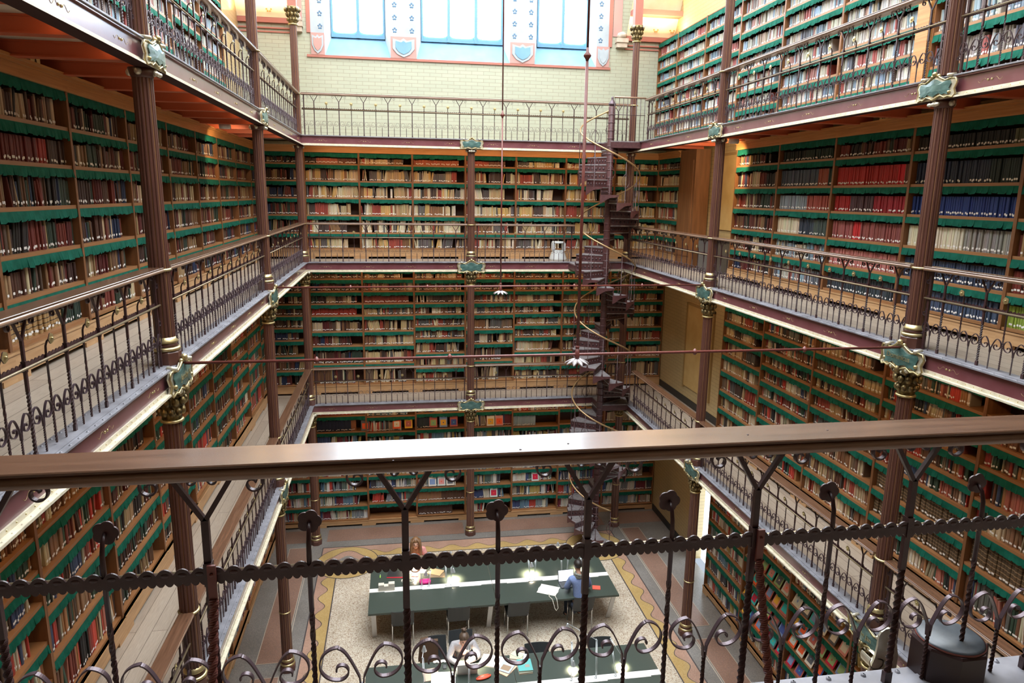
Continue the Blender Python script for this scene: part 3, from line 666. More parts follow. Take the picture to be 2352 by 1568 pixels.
# ---------------------------------------------------------------- tie rods with hanging rods
for iy, zr, cn in ((1, .0, 'nearer'), (2, .034, 'farther')):
    y = CY[iy]; t = thing('tie_rod', 'thin horizontal iron tie rod crossing the hall, %s of the two' % cn, 'tie rod', (0, y, zr))
    b = MB(); b.tube([(-BX+.05, 0, 0), (BX-.05, 0, 0)], .014, 'red_iron', 10); part('rod', b, t)
    for x in (-2.5, -1.23, 1.32, 2.56): b = MB(); b.lathe([(.012, -.03), (.026, -.006), (.026, .006), (.02, .015), (.006, .034)], 'red_iron', 10); part('knob', b, t, (x, 0, 0))
    h = thing('hanging_rod', 'vertical iron rod hanging from roof to %s tie rod, petal rosette below' % cn, 'hanging rod', (.06 if iy == 1 else .02, y, 0))
    b = MB(); b.tube([(0, 0, -.05), (0, 0, 2.8)], .0145 if iy == 1 else .012, 'red_iron', 10); b.tube([(0, 0, 2.85), (0, 0, TOPZ)], .011, 'red_iron', 8); part('rod', b, h)
    b = MB(); b.lathe([(.012, 2.80), (.018, 2.82), (.036, 2.845), (.036, 2.855), (.014, 2.88), (.012, 2.92)], 'red_iron', 12); part('collar', b, h)
    b = MB(); b.sphere((0, 0, .075), .022, 'red_iron', 10, 6); b.lathe([(.018, -.05), (.026, -.02), (.018, .06)], 'red_iron', 10); part('ball_joint', b, h)
    b = MB()
    for k in range(9):
        a = 2*PI*k/9; ca, sa = math.cos(a), math.sin(a); v = []; f = []
        for i in range(6):
            q = i/5; r = .02+.105*q; wd = .026*math.sin(PI*min(1, q*.85+.12))+.004; zz = -.045-.012*q-.035*q*q
            v += [(r*ca-wd*sa, r*sa+wd*ca, zz-.006), (r*ca, r*sa, zz+.004), (r*ca+wd*sa, r*sa-wd*ca, zz-.006), (r*ca, r*sa, zz-.012)]
        for i in range(5): f += [(4*i+j, 4*i+(j+1) % 4, 4*i+4+(j+1) % 4, 4*i+4+j) for j in range(4)]
        f += [(3, 2, 1, 0), (20, 21, 22, 23)]; b.add(v, f, flat((.50, .46, .47), .3, 'rosette_paint'), True)
    b.lathe([(.0, -.15), (.012, -.13), (.012, -.05)], 'red_iron', 8)
    part('petal_rosette', b, h)

# ---------------------------------------------------------------- joists, boards and small spotlights under the top gallery
for sx in (-1, 1):
    for k in range(13):
        y = 2.24+k*.95
        if y > 14.9: continue
        x0, x1 = sorted((sx*3.9, sx*5.0)); b = MB(); b.box(x0, x1, y-.045, y+.045, 2.632, 2.75, 'joist'); b.box(x0, x1, y-.06, y+.06, 2.622, 2.634, 'joist'); b.box(x0, x1, y-.055, y+.055, 2.735, 2.75, 'joist')
        o = link('ceiling_joist', b.mesh('ceiling_joist')); tag(o, 'orange-red painted joist under %s top gallery, %s from far end' % ('left' if sx < 0 else 'right', ordn(14-k)), 'joist', 'orange joists under the top gallery')
for sx in (-1, 1):
    t = thing('spotlight', 'white cylindrical spotlight under the %s top gallery' % ('left' if sx < 0 else 'right'), 'lamp', (sx*4.45, 10.9 if sx < 0 else 11.05, 2.60))
    b = MB(); b.tube([(-.085, 0, 0), (.085, 0, 0)], .045, flat((.75, .72, .66), .4, 'spotlight_white'), 16); part('cylinder_housing', b, t)
    b = MB(); b.tube([(0, 0, .04), (0, 0, .13)], .008, 'chrome', 6); part('stem', b, t)
    l = bpy.data.lights.new('lamp_cylinder', 'SPOT'); l.energy = 70 if sx > 0 else 25; l.color = (1, .72, .42); l.spot_size = 2.0; l.spot_blend = .8; l.shadow_soft_size = .04
    o = bpy.data.objects.new('lamp_cylinder', l); sc.collection.objects.link(o); o.location = (sx*4.40, 11.12, 2.52)
    o.rotation_euler = (Vector((sx*5.1, 13.2, 1.3))-Vector(o.location)).to_track_quat('-Z', 'Y').to_euler()
# ---------------------------------------------------------------- bookcases and books
SHV = {'L2l': [2.15, 1.79, 1.41, 1.02, .66, .28], 'L2r': [2.19, 1.78, 1.40, 1.00, .60, .22], 'L2f': [2.236, 1.844, 1.449, 1.045, .628, .252],
       'L1a': [-.484, -.792, -1.098, -1.398, -1.792, -2.157, -2.615, -3.14], 'L1b': [-.495, -.797, -1.10, -1.383, -1.69, -2.0, -2.386, -2.77, -3.142],
       'L1c': [-.55, -.86, -1.17, -1.55, -1.90, -2.32, -2.70, -3.13],
       'L0a': [-3.97, -4.40, -4.82, -5.22, -5.62, -6.03, -6.43, -6.82], 'L0b': [-4.02, -4.44, -4.86, -5.24, -5.63, -6.00, -6.40, -6.80],
       'L3a': [5.02, 4.71, 4.40, 4.09, 3.76, 3.43, 3.12, 2.87], 'L3c': [4.93, 4.50, 4.05, 3.60, 3.20, 2.87], 'L3b': [4.98, 4.66, 4.31, 3.96, 3.58, 3.25, 2.87]}
def vary(c, r, a=.18): k = 1+r.uniform(-a, a); return tuple(max(.004, min(.95, v*k*(1+r.uniform(-.07, .07)))) for v in c)
P = {'old': [(.07, .028, .016), (.045, .02, .015), (.02, .016, .014), (.12, .055, .025), (.20, .11, .05), (.09, .015, .014), (.16, .03, .02), (.30, .20, .10), (.03, .045, .03), (.48, .38, .24), (.10, .06, .04), (.02, .03, .07), (.12, .035, .025)],
     'leather': [(.07, .028, .016), (.05, .02, .014), (.025, .018, .015), (.10, .045, .02), (.15, .08, .035), (.32, .22, .11), (.03, .05, .035), (.09, .02, .015)],
     'tan': [(.50, .38, .22), (.58, .48, .31), (.42, .29, .15), (.22, .11, .05), (.62, .55, .40), (.30, .06, .04), (.08, .05, .04), (.52, .33, .12), (.12, .10, .09), (.55, .42, .25)],
     'mix': [(.55, .50, .42), (.45, .06, .04), (.05, .07, .16), (.06, .06, .07), (.60, .55, .45), (.10, .14, .12), (.30, .24, .18), (.16, .03, .04), (.66, .64, .60), (.12, .20, .28), (.40, .30, .10), (.20, .22, .24), (.5, .42, .3)],
     'pale': [(.46, .44, .39), (.40, .36, .29), (.32, .30, .28), (.22, .19, .17), (.50, .48, .44), (.30, .14, .12), (.15, .20, .25), (.34, .26, .19), (.11, .11, .13), (.42, .39, .31), (.26, .33, .38), (.30, .08, .07), (.24, .34, .44)],
     'rich': [(.30, .04, .03), (.04, .07, .045), (.16, .07, .035), (.48, .38, .24), (.02, .02, .02), (.24, .13, .07), (.20, .05, .035), (.58, .50, .36), (.08, .045, .03), (.35, .17, .07), (.05, .07, .13), (.40, .13, .09), (.12, .12, .10), (.30, .24, .16), (.5, .06, .04)],
     'warm': [(.20, .09, .04), (.38, .24, .11), (.50, .36, .18), (.12, .05, .03), (.28, .05, .03), (.06, .035, .025), (.45, .32, .18), (.16, .10, .06), (.10, .09, .08), (.55, .44, .28)]}
NAMES = [((.02, .02, .02), 'black'), ((.06, .03, .02), 'dark brown'), ((.15, .08, .04), 'brown'), ((.3, .2, .1), 'tan'), ((.55, .45, .3), 'cream'), ((.10, .02, .02), 'dark red'), ((.4, .05, .04), 'red'), ((.03, .04, .10), 'navy'), ((.03, .05, .035), 'dark green'), ((.35, .35, .35), 'grey'), ((.1, .12, .14), 'slate'), ((.65, .63, .6), 'off-white'), ((.40, .15, .12), 'rose'), ((.25, .3, .05), 'olive green'), ((.12, .2, .28), 'blue')]
def cname(c): return min(NAMES, key=lambda n: sum((a**.4545-b**.4545)**2 for a, b in zip(c, n[0])))[1]
# books that come as uniform sets: (side key, bay, row) -> list of (fraction, colour)
SETS = {('R2', 1, 0): [(.42, (.012, .018, .014)), (.9, (.016, .035, .025))], ('R2', 1, 1): [(.7, (.07, .085, .11)), (.88, (.28, .07, .04)), (1, (.02, .04, .03))], ('R2', 1, 2): [(.55, (.25, .29, .33)), (.95, (.35, .08, .06))],
        ('R2', 1, 3): [(.45, (.62, .54, .38)), (.7, (.04, .05, .07)), (1, (.06, .08, .07))], ('R2', 2, 1): [(.82, (.36, .02, .018)), (.9, (.55, .02, .03)), (1, (.16, .05, .035))], ('R2', 2, 2): [(.22, (.35, .02, .02)), (.55, (.08, .04, .045)), (.98, (.30, .02, .03))],
        ('R2', 2, 3): [(.3, (.30, .09, .08)), (.42, (.52, .03, .03)), (.98, (.24, .07, .06))], ('R2', 2, 4): [(.98, (.42, .15, .13))], ('R2', 2, 5): [(.98, (.035, .045, .055))],
        ('R2', 3, 0): [(.3, (.03, .025, .02)), (.85, (.015, .018, .02)), (1, (.10, .11, .06))], ('R2', 3, 1): [(.35, (.02, .028, .06)), (.7, (.022, .03, .05)), (1, (.018, .03, .028))], ('R2', 3, 2): [(.98, (.018, .04, .17))],
        ('R2', 3, 3): [(.55, (.64, .58, .44)), (.98, (.26, .24, .22))], ('R2', 3, 4): [(.98, (.035, .05, .09))], ('R2', 3, 5): [(.98, (.05, .07, .12))], ('R2', 4, 5): [(.9, (.24, .33, .05))],
        ('F1', 1, 3): [(.9, (.30, .035, .02))], ('F1', 2, 2): [(.9, (.22, .05, .03))], ('F0', 1, 0): [(.7, (.42, .02, .02))], ('F0', 1, 1): [(.7, (.02, .026, .055)), (.8, (.3, .12, .05))], ('F0', 3, 1): [(.35, (.04, .05, .06))], ('F0', 5, 1): [(.5, (.30, .38, .42))],
        ('F2', 1, 0): [(.2, (.07, .04, .03)), (.6, (.42, .12, .07)), (.98, (.16, .06, .04))], ('F2', 3, 0): [(.9, (.38, .10, .05))], ('F2', 4, 0): [(.45, (.40, .09, .06)), (.8, (.16, .07, .05))], ('F0', 3, 6): [(.5, (.28, .14, .07)), (1, (.10, .05, .03))], ('F0', 3, 7): [(.75, (.08, .04, .028))],
        ('L2', 3, 1): [(.16, (.2, .16, .11)), (.62, (.13, .02, .016)), (.75, (.30, .03, .02)), (1, (.06, .03, .02))], ('R1', 3, 6): [(1, 'band')], ('R1', 4, 6): [(1, 'band')], ('R1', 3, 7): [(1, 'band')], ('L2', 3, 5): [(.7, 'band2'), (1, (.03, .05, .04))]}
EMPTY = {('R0', 1, 3), ('R0', 1, 4), ('R0', 1, 5), ('R0', 1, 6), ('R0', 2, 3), ('R0', 2, 4), ('R0', 2, 5), ('R0', 2, 6), ('R0', 3, 4), ('R0', 3, 5), ('R0', 3, 6), ('F0', 2, 7), ('F0', 6, 1), ('R1', 4, 0), ('R1', 4, 1)}
BOOKS = []     # dicts with world placement
PANELC = {}
def vmesh(W, h, seed):
    k = (round(W, 3), h, seed % 4)
    if k in PANELC: return PANELC[k]
    r = random.Random(seed % 4*31+int(W*100)); b = MB(); v = []; f = []; ph = r.uniform(0, 6); u = .024; us = []
    while u < W-.03:
        w_ = r.choice((.05, .07, .09, .12)); d0 = r.uniform(-.012, .004); h0 = h*r.uniform(.86, 1.08); tl = r.uniform(-.10, .10)
        for q in (0, .33, .66, .97): us.append((min(u+w_*q, W-.024), d0+.004*math.sin(q*6+ph), h0*(1+tl*(q-.5))*(.80 if q > .9 and r.random() < .6 else 1)))
        u += w_
    for u, d, hh in us: v += [(u, -.004, 0), (u, -.007+d*.4, -hh*.5), (u, -.009+d, -hh), (u, -.006+d, -hh), (u, .0, 0)]
    for i in range(len(us)-1):
        a, c = i*5, i*5+5; f += [(a, a+1, c+1, c), (a+1, a+2, c+2, c+1), (a+2, a+3, c+3, c+2), (a+3, a+4, c+4, c+3), (a+4, a, c, c+4)]
    b.add(v, f, 'valance', False); PANELC[k] = b.mesh('green_valance'); return PANELC[k]
def board(W, z=None):
    k = ('b', round(W, 3))
    if k not in PANELC:
        b = MB(); b.box(.02, W-.02, .004, .30, -.032, 0, 'board_wood'); b.box(.02, W-.02, 0, .006, -.036, .002, 'board_wood'); PANELC[k] = b.mesh('shelf_board')
    return PANELC[k]
def fill_row(key, bay, row, W, gap, r, pal, place, lab):
    spec = SETS.get((key, bay, row)); u = .028; end = W-.028
    if (key, bay, row) in EMPTY: return
    maxh = gap-.058
    fillto = end-(0 if spec or r.random() < .55 else r.uniform(.05, .35))
    if spec: fillto = .028+(end-.028)*spec[-1][0]
    run = 0; col = None; i = 0; lean = 0
    base_h = maxh*r.uniform(.84, .98)
    while u < fillto-.012:
        band = None
        if spec:
            fr = (u-.028)/(end-.028); s = next((q for q in spec if fr < q[0]), spec[-1])
            if isinstance(s[1], str): band = s[1]; c = (.10, .062, .032) if band == 'band' else (.36, .22, .09); bw = .046; h = maxh*.9
            else: c = vary(s[1], r, .07); bw = r.choice((.028, .030, .032)); h = maxh*(.84 if row % 2 else .80)
            lean = 0; big = r.uniform(-.004, .004)
        else:
            if run <= 0:
                run = r.choice((1, 1, 1, 1, 1, 1, 2, 2, 3, 7)); col = r.choice(P[pal]); rw = r.uniform(.016, .046); rh = base_h*r.uniform(.78, 1.06)
                lean = 0 if r.random() < .75 else r.uniform(-.20, .20)
                if r.random() < .03: u += r.uniform(.02, .09)
            run -= 1; c = vary(col, r, .12); bw = rw*r.uniform(.85, 1.15); h = min(maxh, rh*(1+r.uniform(-.03, .03)))
        d0 = .045 if not spec else .05
        BOOKS.append(dict(pl=place, u=u, w=bw, h=h, c=c, lean=lean, d0=d0+r.uniform(-.008, .015), d=r.uniform(.14, .18), band=band, key=key, bay=bay, row=row, n=i, lab=lab, tagged=r.random() < .8))
        u += bw+.0008+(abs(math.tan(lean))*h*.25 if lean and run <= 0 else 0); i += 1
def bookcase(key, lv, bay, loc, rz, W, zs, z0, ztop, pal, lab, cornice=True, rows_skip=(), vlast=False):
    t = thing('bookcase', lab, 'bookcase', loc, rz, 'wooden bookcase bays with green valances')
    k = ('c', key[0]+str(lv), round(W, 3), z0, ztop)
    if k not in PANELC:
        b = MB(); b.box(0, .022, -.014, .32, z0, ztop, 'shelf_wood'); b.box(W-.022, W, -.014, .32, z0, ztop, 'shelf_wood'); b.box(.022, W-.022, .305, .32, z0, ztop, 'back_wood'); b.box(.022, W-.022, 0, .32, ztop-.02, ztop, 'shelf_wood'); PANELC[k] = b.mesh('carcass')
    link('carcass', PANELC[k], t)
    zl = zs[-1]; k = ('p', round(W, 3), round(zl-z0, 3))
    if k not in PANELC:
        b = MB(); h = zl-z0-.032; g = min(.05, h*.35)
        b.box(.0, W, -.035, .0, g, h, 'plinth_wood'); b.box(0, W, -.045, .0, h-.02, h, 'plinth_wood')
        b.box(0, W*.14, -.035, 0, 0, g, 'plinth_wood'); b.box(W*.86, W, -.035, 0, 0, g, 'plinth_wood'); PANELC[k] = b.mesh('plinth')
    link('plinth', PANELC[k], t, (0, 0, z0))
    if cornice:
        k = ('k', round(W, 3), lv)
        if k not in PANELC:
            b = MB(); b.box(0, W, -.03, .02, -.12, -.04, 'cornice_wood'); b.box(0, W, -.05, .02, -.04, -.012, 'cornice_wood'); b.box(0, W, -.075, .02, -.012, .012, 'cornice_wood'); b.box(0, W, -.04, .02, -.145, -.12, 'cornice_wood'); PANELC[k] = b.mesh('cornice')
        link('cornice', PANELC[k], t, (0, 0, ztop))
    prev = ztop-(.145 if cornice else .03)
    r = random.Random(hash((len(key), ord(key[0]), lv, bay, 5)) & 0xffff)
    vt = link('green_valance', vmesh(W, .105, bay), t, (0, -.002, prev))
    pl = Matrix.Translation(loc) @ Matrix.Rotation(rz, 4, 'Z')
    for i, z in enumerate(zs):
        link('shelf_board', board(W), t, (0, 0, z))
        if i < len(zs)-1: link('green_valance', vmesh(W, .088, bay+i), t, (0, -.002, z-.034))
        gap = prev-z
        if i not in rows_skip: fill_row(key, bay, i, W, gap-(0 if i else .03), r, pal, (pl, z), lab)
        prev = z-.036
    return t
# far side
FXS = [-4.87, -3.85, -2.59, -1.33, -.05, 1.2, 2.46, 3.72, 4.87]
for lv, z0, zt, pal, pats in ((2, 0, 2.63, 'tan', ['L2f']), (1, -3.4, -.235, 'warm', ['L1b', 'L1a', 'L1a', 'L1b', 'L1a', 'L1b', 'L1b', 'L1a']), (0, -7, -3.64, 'mix', ['L0a', 'L0a', 'L0b'])):
    for k in range(8):
        W = FXS[k+1]-FXS[k]
        if lv < 2 and k == 7: W += .33
        nm = 'wooden bookcase bay on far wall, %s, %s from the left' % (LN[lv], ordn(k+1))
        p_ = pal if not (lv == 2 and k == 0) else 'old'
        bookcase('F%d' % lv, lv, k, (FXS[k], FY, 0), 0, W, SHV[pats[k % len(pats)]], z0, zt, 'old' if (lv == 1 and k in (0, 1)) else p_, nm, cornice=(lv == 2))
# left side
LY = [0, 1.5, 3.05, 4.6, 6.15, 7.67, 9.2, 10.65, 12.05, 13.5, 14.95, 15.93]
def side(key, lv, ys, sx, z0, zt, pats, pal, cornice, start=0, order='near'):
    for k in range(len(ys)-1):
        if ys[k+1] < 1.2: continue
        W = ys[k+1]-ys[k]; loc = (-FX, ys[k], 0) if sx < 0 else (FX, ys[k+1], 0)
        nm = 'wooden bookcase bay along the %s wall, %s, %s from far end' % ('left' if sx < 0 else 'right', LN[lv], ordn(len(ys)-1-k))
        bookcase(key, lv, k, loc, PI/2 if sx < 0 else -PI/2, W, SHV[pats[k % len(pats)]], z0, zt, pal[k % len(pal)], nm, cornice)
side('L2', 2, LY, -1, 0, 2.63, ['L2l'], ['old'], True)
side('L1', 1, LY, -1, -3.4, -.235, ['L1a', 'L1c', 'L1b'], ['rich', 'leather', 'rich'], False)
side('L0', 0, LY, -1, -7, -3.64, ['L0a', 'L0b'], ['mix'], False)
side('L3', 3, [.3, 1.9, 3.5, 5.1, 6.7, 8.3, 9.9, 11.5, 13.1], -1, 2.8, 5.35, ['L3a', 'L3b'], ['pale'], False)
def right(key, lv, ys, z0, zt, pats, pal, cornice, suf='from far end'):    # counted from the far end
    n = len(ys)-1
    for k in range(n):
        W = ys[k]-ys[k+1]; nm = 'wooden bookcase bay along the right wall, %s, %s %s' % (LN[lv], ordn(k+1), suf)
        bookcase(key, lv, k, (FX, ys[k], 0), -PI/2, W, SHV[pats[k % len(pats)]], z0, zt, pal[k % len(pal)], nm, cornice)
RY = [11.72, 10.12, 8.50, 6.83, 5.12, 3.42, 1.75]
right('R2', 2, RY, 0, 2.63, ['L2r'], ['old', 'pale', 'old', 'mix', 'old'], True)
right('R1', 1, RY, -3.4, -.235, ['L1c', 'L1b', 'L1b', 'L1b', 'L1a'], ['warm', 'rich', 'warm', 'rich', 'rich', 'rich'], False)
right('R0', 0, RY, -7, -3.64, ['L0b', 'L0a'], ['mix'], False)
right('R3', 3, [16.4, 15.12, 13.54, 11.94, 10.34, 8.66, 7.0], 2.8, 5.35, ['L3a', 'L3a', 'L3a', 'L3b'], ['pale'], False)
right('R3', 3, [6.75, 5.1, 3.4, 1.75], 2.8, 5.35, ['L3c'], ['pale'], False, 'beyond wooden pilaster')
b = MB(); b.box(FX-.06, FX+.3, 6.77, 6.99, 2.8, 5.35, 'cornice_wood'); tag(link('pilaster', b.mesh('pilaster')), 'broad wooden pilaster between top right bookcases', 'pilaster')
# corner unit and wide panel on the right middle gallery
bookcase('R2', 2, 6, (FX, 15.94, 0), -PI/2, 1.42, SHV['L2f'], 0, 2.63, 'tan', 'short wooden bookcase in far right corner of middle gallery', True)
b = MB(); b.box(FX-.02, WX-.025, 13.62, 14.5, 0, 2.63, 'shelf_wood'); b.box(FX-.035, FX-.02, 13.72, 14.4, .25, 2.4, 'shelf_wood'); tag(link('wood_panel', b.mesh('wood_panel')), 'tall plain wooden panel closing the corner bookcase, middle gallery', 'wood panel')
# alcove panels on the right wall
for z0, nm, yy in ((0, 'middle gallery', (12.25, 13.3)), (-3.4, 'lower gallery', (12.9, 14.3))):
    t = thing('blind_door', 'ochre recessed blind door panel in right wall, %s' % nm, 'wall panel', (WX, 0, z0))
    b = MB(); b.box(-.03, 0, yy[0], yy[1], .45 if z0 < -1 else .9, 2.45, 'yellow_panel'); part('panel', b, t)
    b = MB(); b.box(-.05, 0, yy[0]-.05, yy[0], .40, 2.5, flat((.30, .19, .07), name='moulding')); b.box(-.05, 0, yy[1], yy[1]+.05, .40, 2.5, flat((.30, .19, .07))); b.box(-.05, 0, yy[0]-.05, yy[1]+.05, 2.45, 2.5, flat((.30, .19, .07))); part('moulding', b, t)
for i, (z0, ya, yb) in enumerate(((-7, 13.2, 15.9), (-3.4, 11.75, 15.9), (0, 11.75, 13.6))):
    b = MB(); b.box(WX-.02, WX, ya, yb, z0, z0+.17, flat((.02, .018, .016), .5, 'black_base')); o = struct('baseboard_right', b, 'black baseboard of the right alcove wall, %s' % ['ground floor', 'lower gallery', 'middle gallery'][i])
# doorway on the ground floor
t = link('door_1', None, None, (WX, 12.68, -7)); t['kind'] = 'structure'; t['label'] = 'bright open doorway in right wall at ground floor'
b = MB(); b.box(-.04, .05, .44, .60, 0, 2.85, 'door_white'); b.box(-.04, .05, -.60, -.44, 0, 2.85, 'door_white'); b.box(-.04, .05, -.6, .6, 2.7, 2.85, 'door_white'); part('door_frame', b, t)
b = MB(); b.box(.20, .22, -.44, .44, 0, 2.7, principled('doorway_daylight', (.8, .9, 1), .4, emit=(.75, .88, 1), es=2.2)); part('doorway_glow', b, t)  # glowing sheet standing in for daylight through the open doorway

# ---------------------------------------------------------------- books: the 300 that show largest become things
def covered(p):
    d = p-CAM
    for lv in (1, 2, 3):
        z = Z[lv]-.03
        if (p.z-z)*(CAM.z-z) < 0:
            q = CAM+d*((z-CAM.z)/d.z)
            if abs(q.x) > BX-.1 and abs(q.x) < WX: return True
            if q.y > CY[3] or (lv == 2 and q.y < CY[0]+.1): return True
    q = CAM+d*((.22-CAM.y)/d.y)
    if .84 < q.z < .90 or .53 < q.z < .6: return True
    if q.z < 0: return True
    for ix in (-1, 1):
        a, c = Vector((CAM.x, CAM.y)), Vector((p.x, p.y)); e = Vector((ix*BX, CY[1])); ab = c-a; tt = (e-a).dot(ab)/ab.dot(ab)
        if 0 < tt < 1 and (a+ab*tt-e).length < .12: return True
    return False
def score(bk):
    m, z = bk['pl']; c = m @ Vector((bk['u']+bk['w']/2, bk['d0'], z+bk['h']/2)); s = project(c)
    if not s or not (4 < s[0] < 2348 and 4 < s[1] < 1564) or covered(c): return 0
    a = project(m @ Vector((bk['u'], bk['d0'], z+bk['h']/2))); b_ = project(m @ Vector((bk['u']+bk['w'], bk['d0'], z+bk['h']/2)))
    t_ = project(m @ Vector((bk['u'], bk['d0'], z))); u_ = project(m @ Vector((bk['u'], bk['d0'], z+bk['h'])))
    return abs(a[0]-b_[0])*abs(t_[1]-u_[1])
for bk in BOOKS: bk['s'] = score(bk)
order = sorted(range(len(BOOKS)), key=lambda i: -BOOKS[i]['s'])
chosen = set(order[:300])
def book_geo(bk, local):
    """returns verts, faces, colours: cover (rounded spine, boards)"""
    w_, h, d = bk['w'], bk['h'], bk['d']; prof = [(0, d), (0, .008), (w_*.14, .002), (w_*.5, 0), (w_*.86, .002), (w_, .008), (w_, d)]
    zs = [0, h]; cols = [bk['c']]
    if bk['band']:
        zs = [0]; cols = []; n = 6; dk = tuple(v*.45 for v in bk['c'])
        for k in range(n): zs += [h*(k+.80)/n, h*(k+1)/n]; cols += [bk['c'], tuple(min(.8, v*3.2) for v in bk['c']) if bk['band'] == 'band' else (.05, .03, .02)]
    v = []; f = []; fc = []; n = len(prof); sh = math.tan(bk['lean'])
    for z in zs: v += [(x+sh*z, y, z) for x, y in prof]
    for i in range(len(zs)-1):
        for k in range(n-1): f.append((i*n+k, i*n+k+1, (i+1)*n+k+1, (i+1)*n+k)); fc.append(cols[i])
    return v, f, fc, n, len(zs)
def setcol(me, fc):
    ca = me.color_attributes.new('cover_colour', 'FLOAT_COLOR', 'CORNER'); arr = []
    for p, c in zip(me.polygons, fc): arr += [c[0], c[1], c[2], 1.0]*p.loop_total
    ca.data.foreach_set('color', arr)
LAB_SET = {}
SV = []; SF = []; SC = []; SM = []
for i, bk in enumerate(BOOKS):
    m, z = bk['pl']; v, f, fc, n, nz = book_geo(bk, True)
    if bk['lean']: bk['z'] = z+.001
    org = Vector((bk['u']+(.5*abs(math.tan(bk['lean']))*bk['h']*(0 if bk['lean'] > 0 else 1)), bk['d0'], z+.0005))
    top = [(nz-1)*n+k for k in range(n)]; h = bk['h']; w_ = bk['w']; sh = math.tan(bk['lean']); lz = .018+(.01 if bk['n'] % 3 else 0)
    lab = [(w_*.12+sh*lz, -.0012, lz), (w_*.88+sh*lz, -.0012, lz), (w_*.88+sh*(lz+.022), -.0012, lz+.022), (w_*.12+sh*(lz+.022), -.0012, lz+.022)]
    if i in chosen:
        rz = m.to_euler().z; loc = m @ org
        wh = bk['lab'].replace('wooden bookcase bay ', '').replace('along the ', '').replace('wooden bookcase ', '')
        cn = cname(bk['c']); 
        wh = wh.replace(' from far end', ' bay from far').replace('beyond wooden pilaster', 'bay beyond pilaster').replace(' from the left', ' bay from left').replace('on far wall', 'far wall')
        label = '%s book, shelf %s, %s from left, %s' % (cn, ordn(bk['row']+1), ordn(bk['n']+1), wh.replace(',', ''))
        t = thing('book', label, 'book', loc, rz, 'shelved books')
        me = bpy.data.meshes.new('cover'); ff = f+[tuple(n*(nz-1)+k for k in (1, 2, 3, 4, 5))]; me.from_pydata(v, [], ff); me.materials.append(MT['book']); me.update(); setcol(me, fc+[bk['c']]); link('cover', me, t)
        b = MB(); bb = .003
        b.add([(bb, .01, .003), (w_-bb, .01, .003), (w_-bb, bk['d']-.004, .003), (bb, bk['d']-.004, .003)]+[(x+sh*h, y, h-.004) for x, y in ((bb, .01), (w_-bb, .01), (w_-bb, bk['d']-.004), (bb, bk['d']-.004))], [(3, 2, 1, 0), (4, 5, 6, 7), (0, 1, 5, 4), (1, 2, 6, 5), (2, 3, 7, 6), (3, 0, 4, 7)], 'page'); part('page_block', b, t)
        if bk['tagged']: b = MB(); b.add(lab+[(a, c+.0008, e) for a, c, e in lab], [(0, 1, 2, 3), (7, 6, 5, 4)], 'label'); part('spine_label', b, t)
    else:
        base = len(SV); SV += [tuple(m @ (Vector(p)+org)) for p in v]; SF += [tuple(base+k for k in q) for q in f]; SC += fc; SM += [0]*len(f)
        SF.append(tuple(base+k for k in top)); SC.append(bk['c']); SM.append(1 if bk['n'] % 3 else 0)
        if bk['tagged']: base = len(SV); SV += [tuple(m @ (Vector(p)+org)) for p in lab]; SF.append((base, base+1, base+2, base+3)); SC.append(bk['c']); SM.append(2)
me = bpy.data.meshes.new('shelved_books'); me.from_pydata(SV, [], SF)
for k in ('book', 'page', 'label'): me.materials.append(MT[k])
me.polygons.foreach_set('material_index', SM); me.update(); setcol(me, SC)
tag(link('shelved_books', me), 'thousands of books filling the bookcases on every gallery', 'books', 'shelved books', 'stuff')
print('BOOKS', len(BOOKS))

# ---------------------------------------------------------------- warm strips added under the galleries in place of small fittings
def strips(lv, col, e, side_e=1.0):
    z = Z[lv]-.07
    for sx in (-1, 1):
        t = thing('added_strip', 'slim warm strip lamp under %s edge of %s' % ('left' if sx < 0 else 'right', LN[lv]), 'lamp', (sx*4.02, 7.5, z))
        b = MB(); b.box(-.03, .03, -7.2, 7.4 if sx < 0 else 6.9, -.0, .02, 'red_iron'); part('housing', b, t)
        area_light('strip_fill', (sx*4.02, 7.5, z-.004), .05, 14.2, (0, math.radians(-32 if sx > 0 else 32), 0), e*side_e, col)
    t = thing('added_strip', 'slim warm strip lamp under far edge of %s' % LN[lv], 'lamp', (0, 15.27, z))
    b = MB(); b.box(-3.6, 3.6, -.03, .03, 0, .02, 'red_iron'); part('housing', b, t)
    area_light('strip_fill', (0, 15.27, z-.004), 7.2, .05, (math.radians(32), 0, 0), e*(.62 if lv < 3 else 3.2), col)
strips(3, WARM, WE3, 1.0); strips(2, WARM, WE2, 1.0); strips(1, WARM, WE1, 1.0)

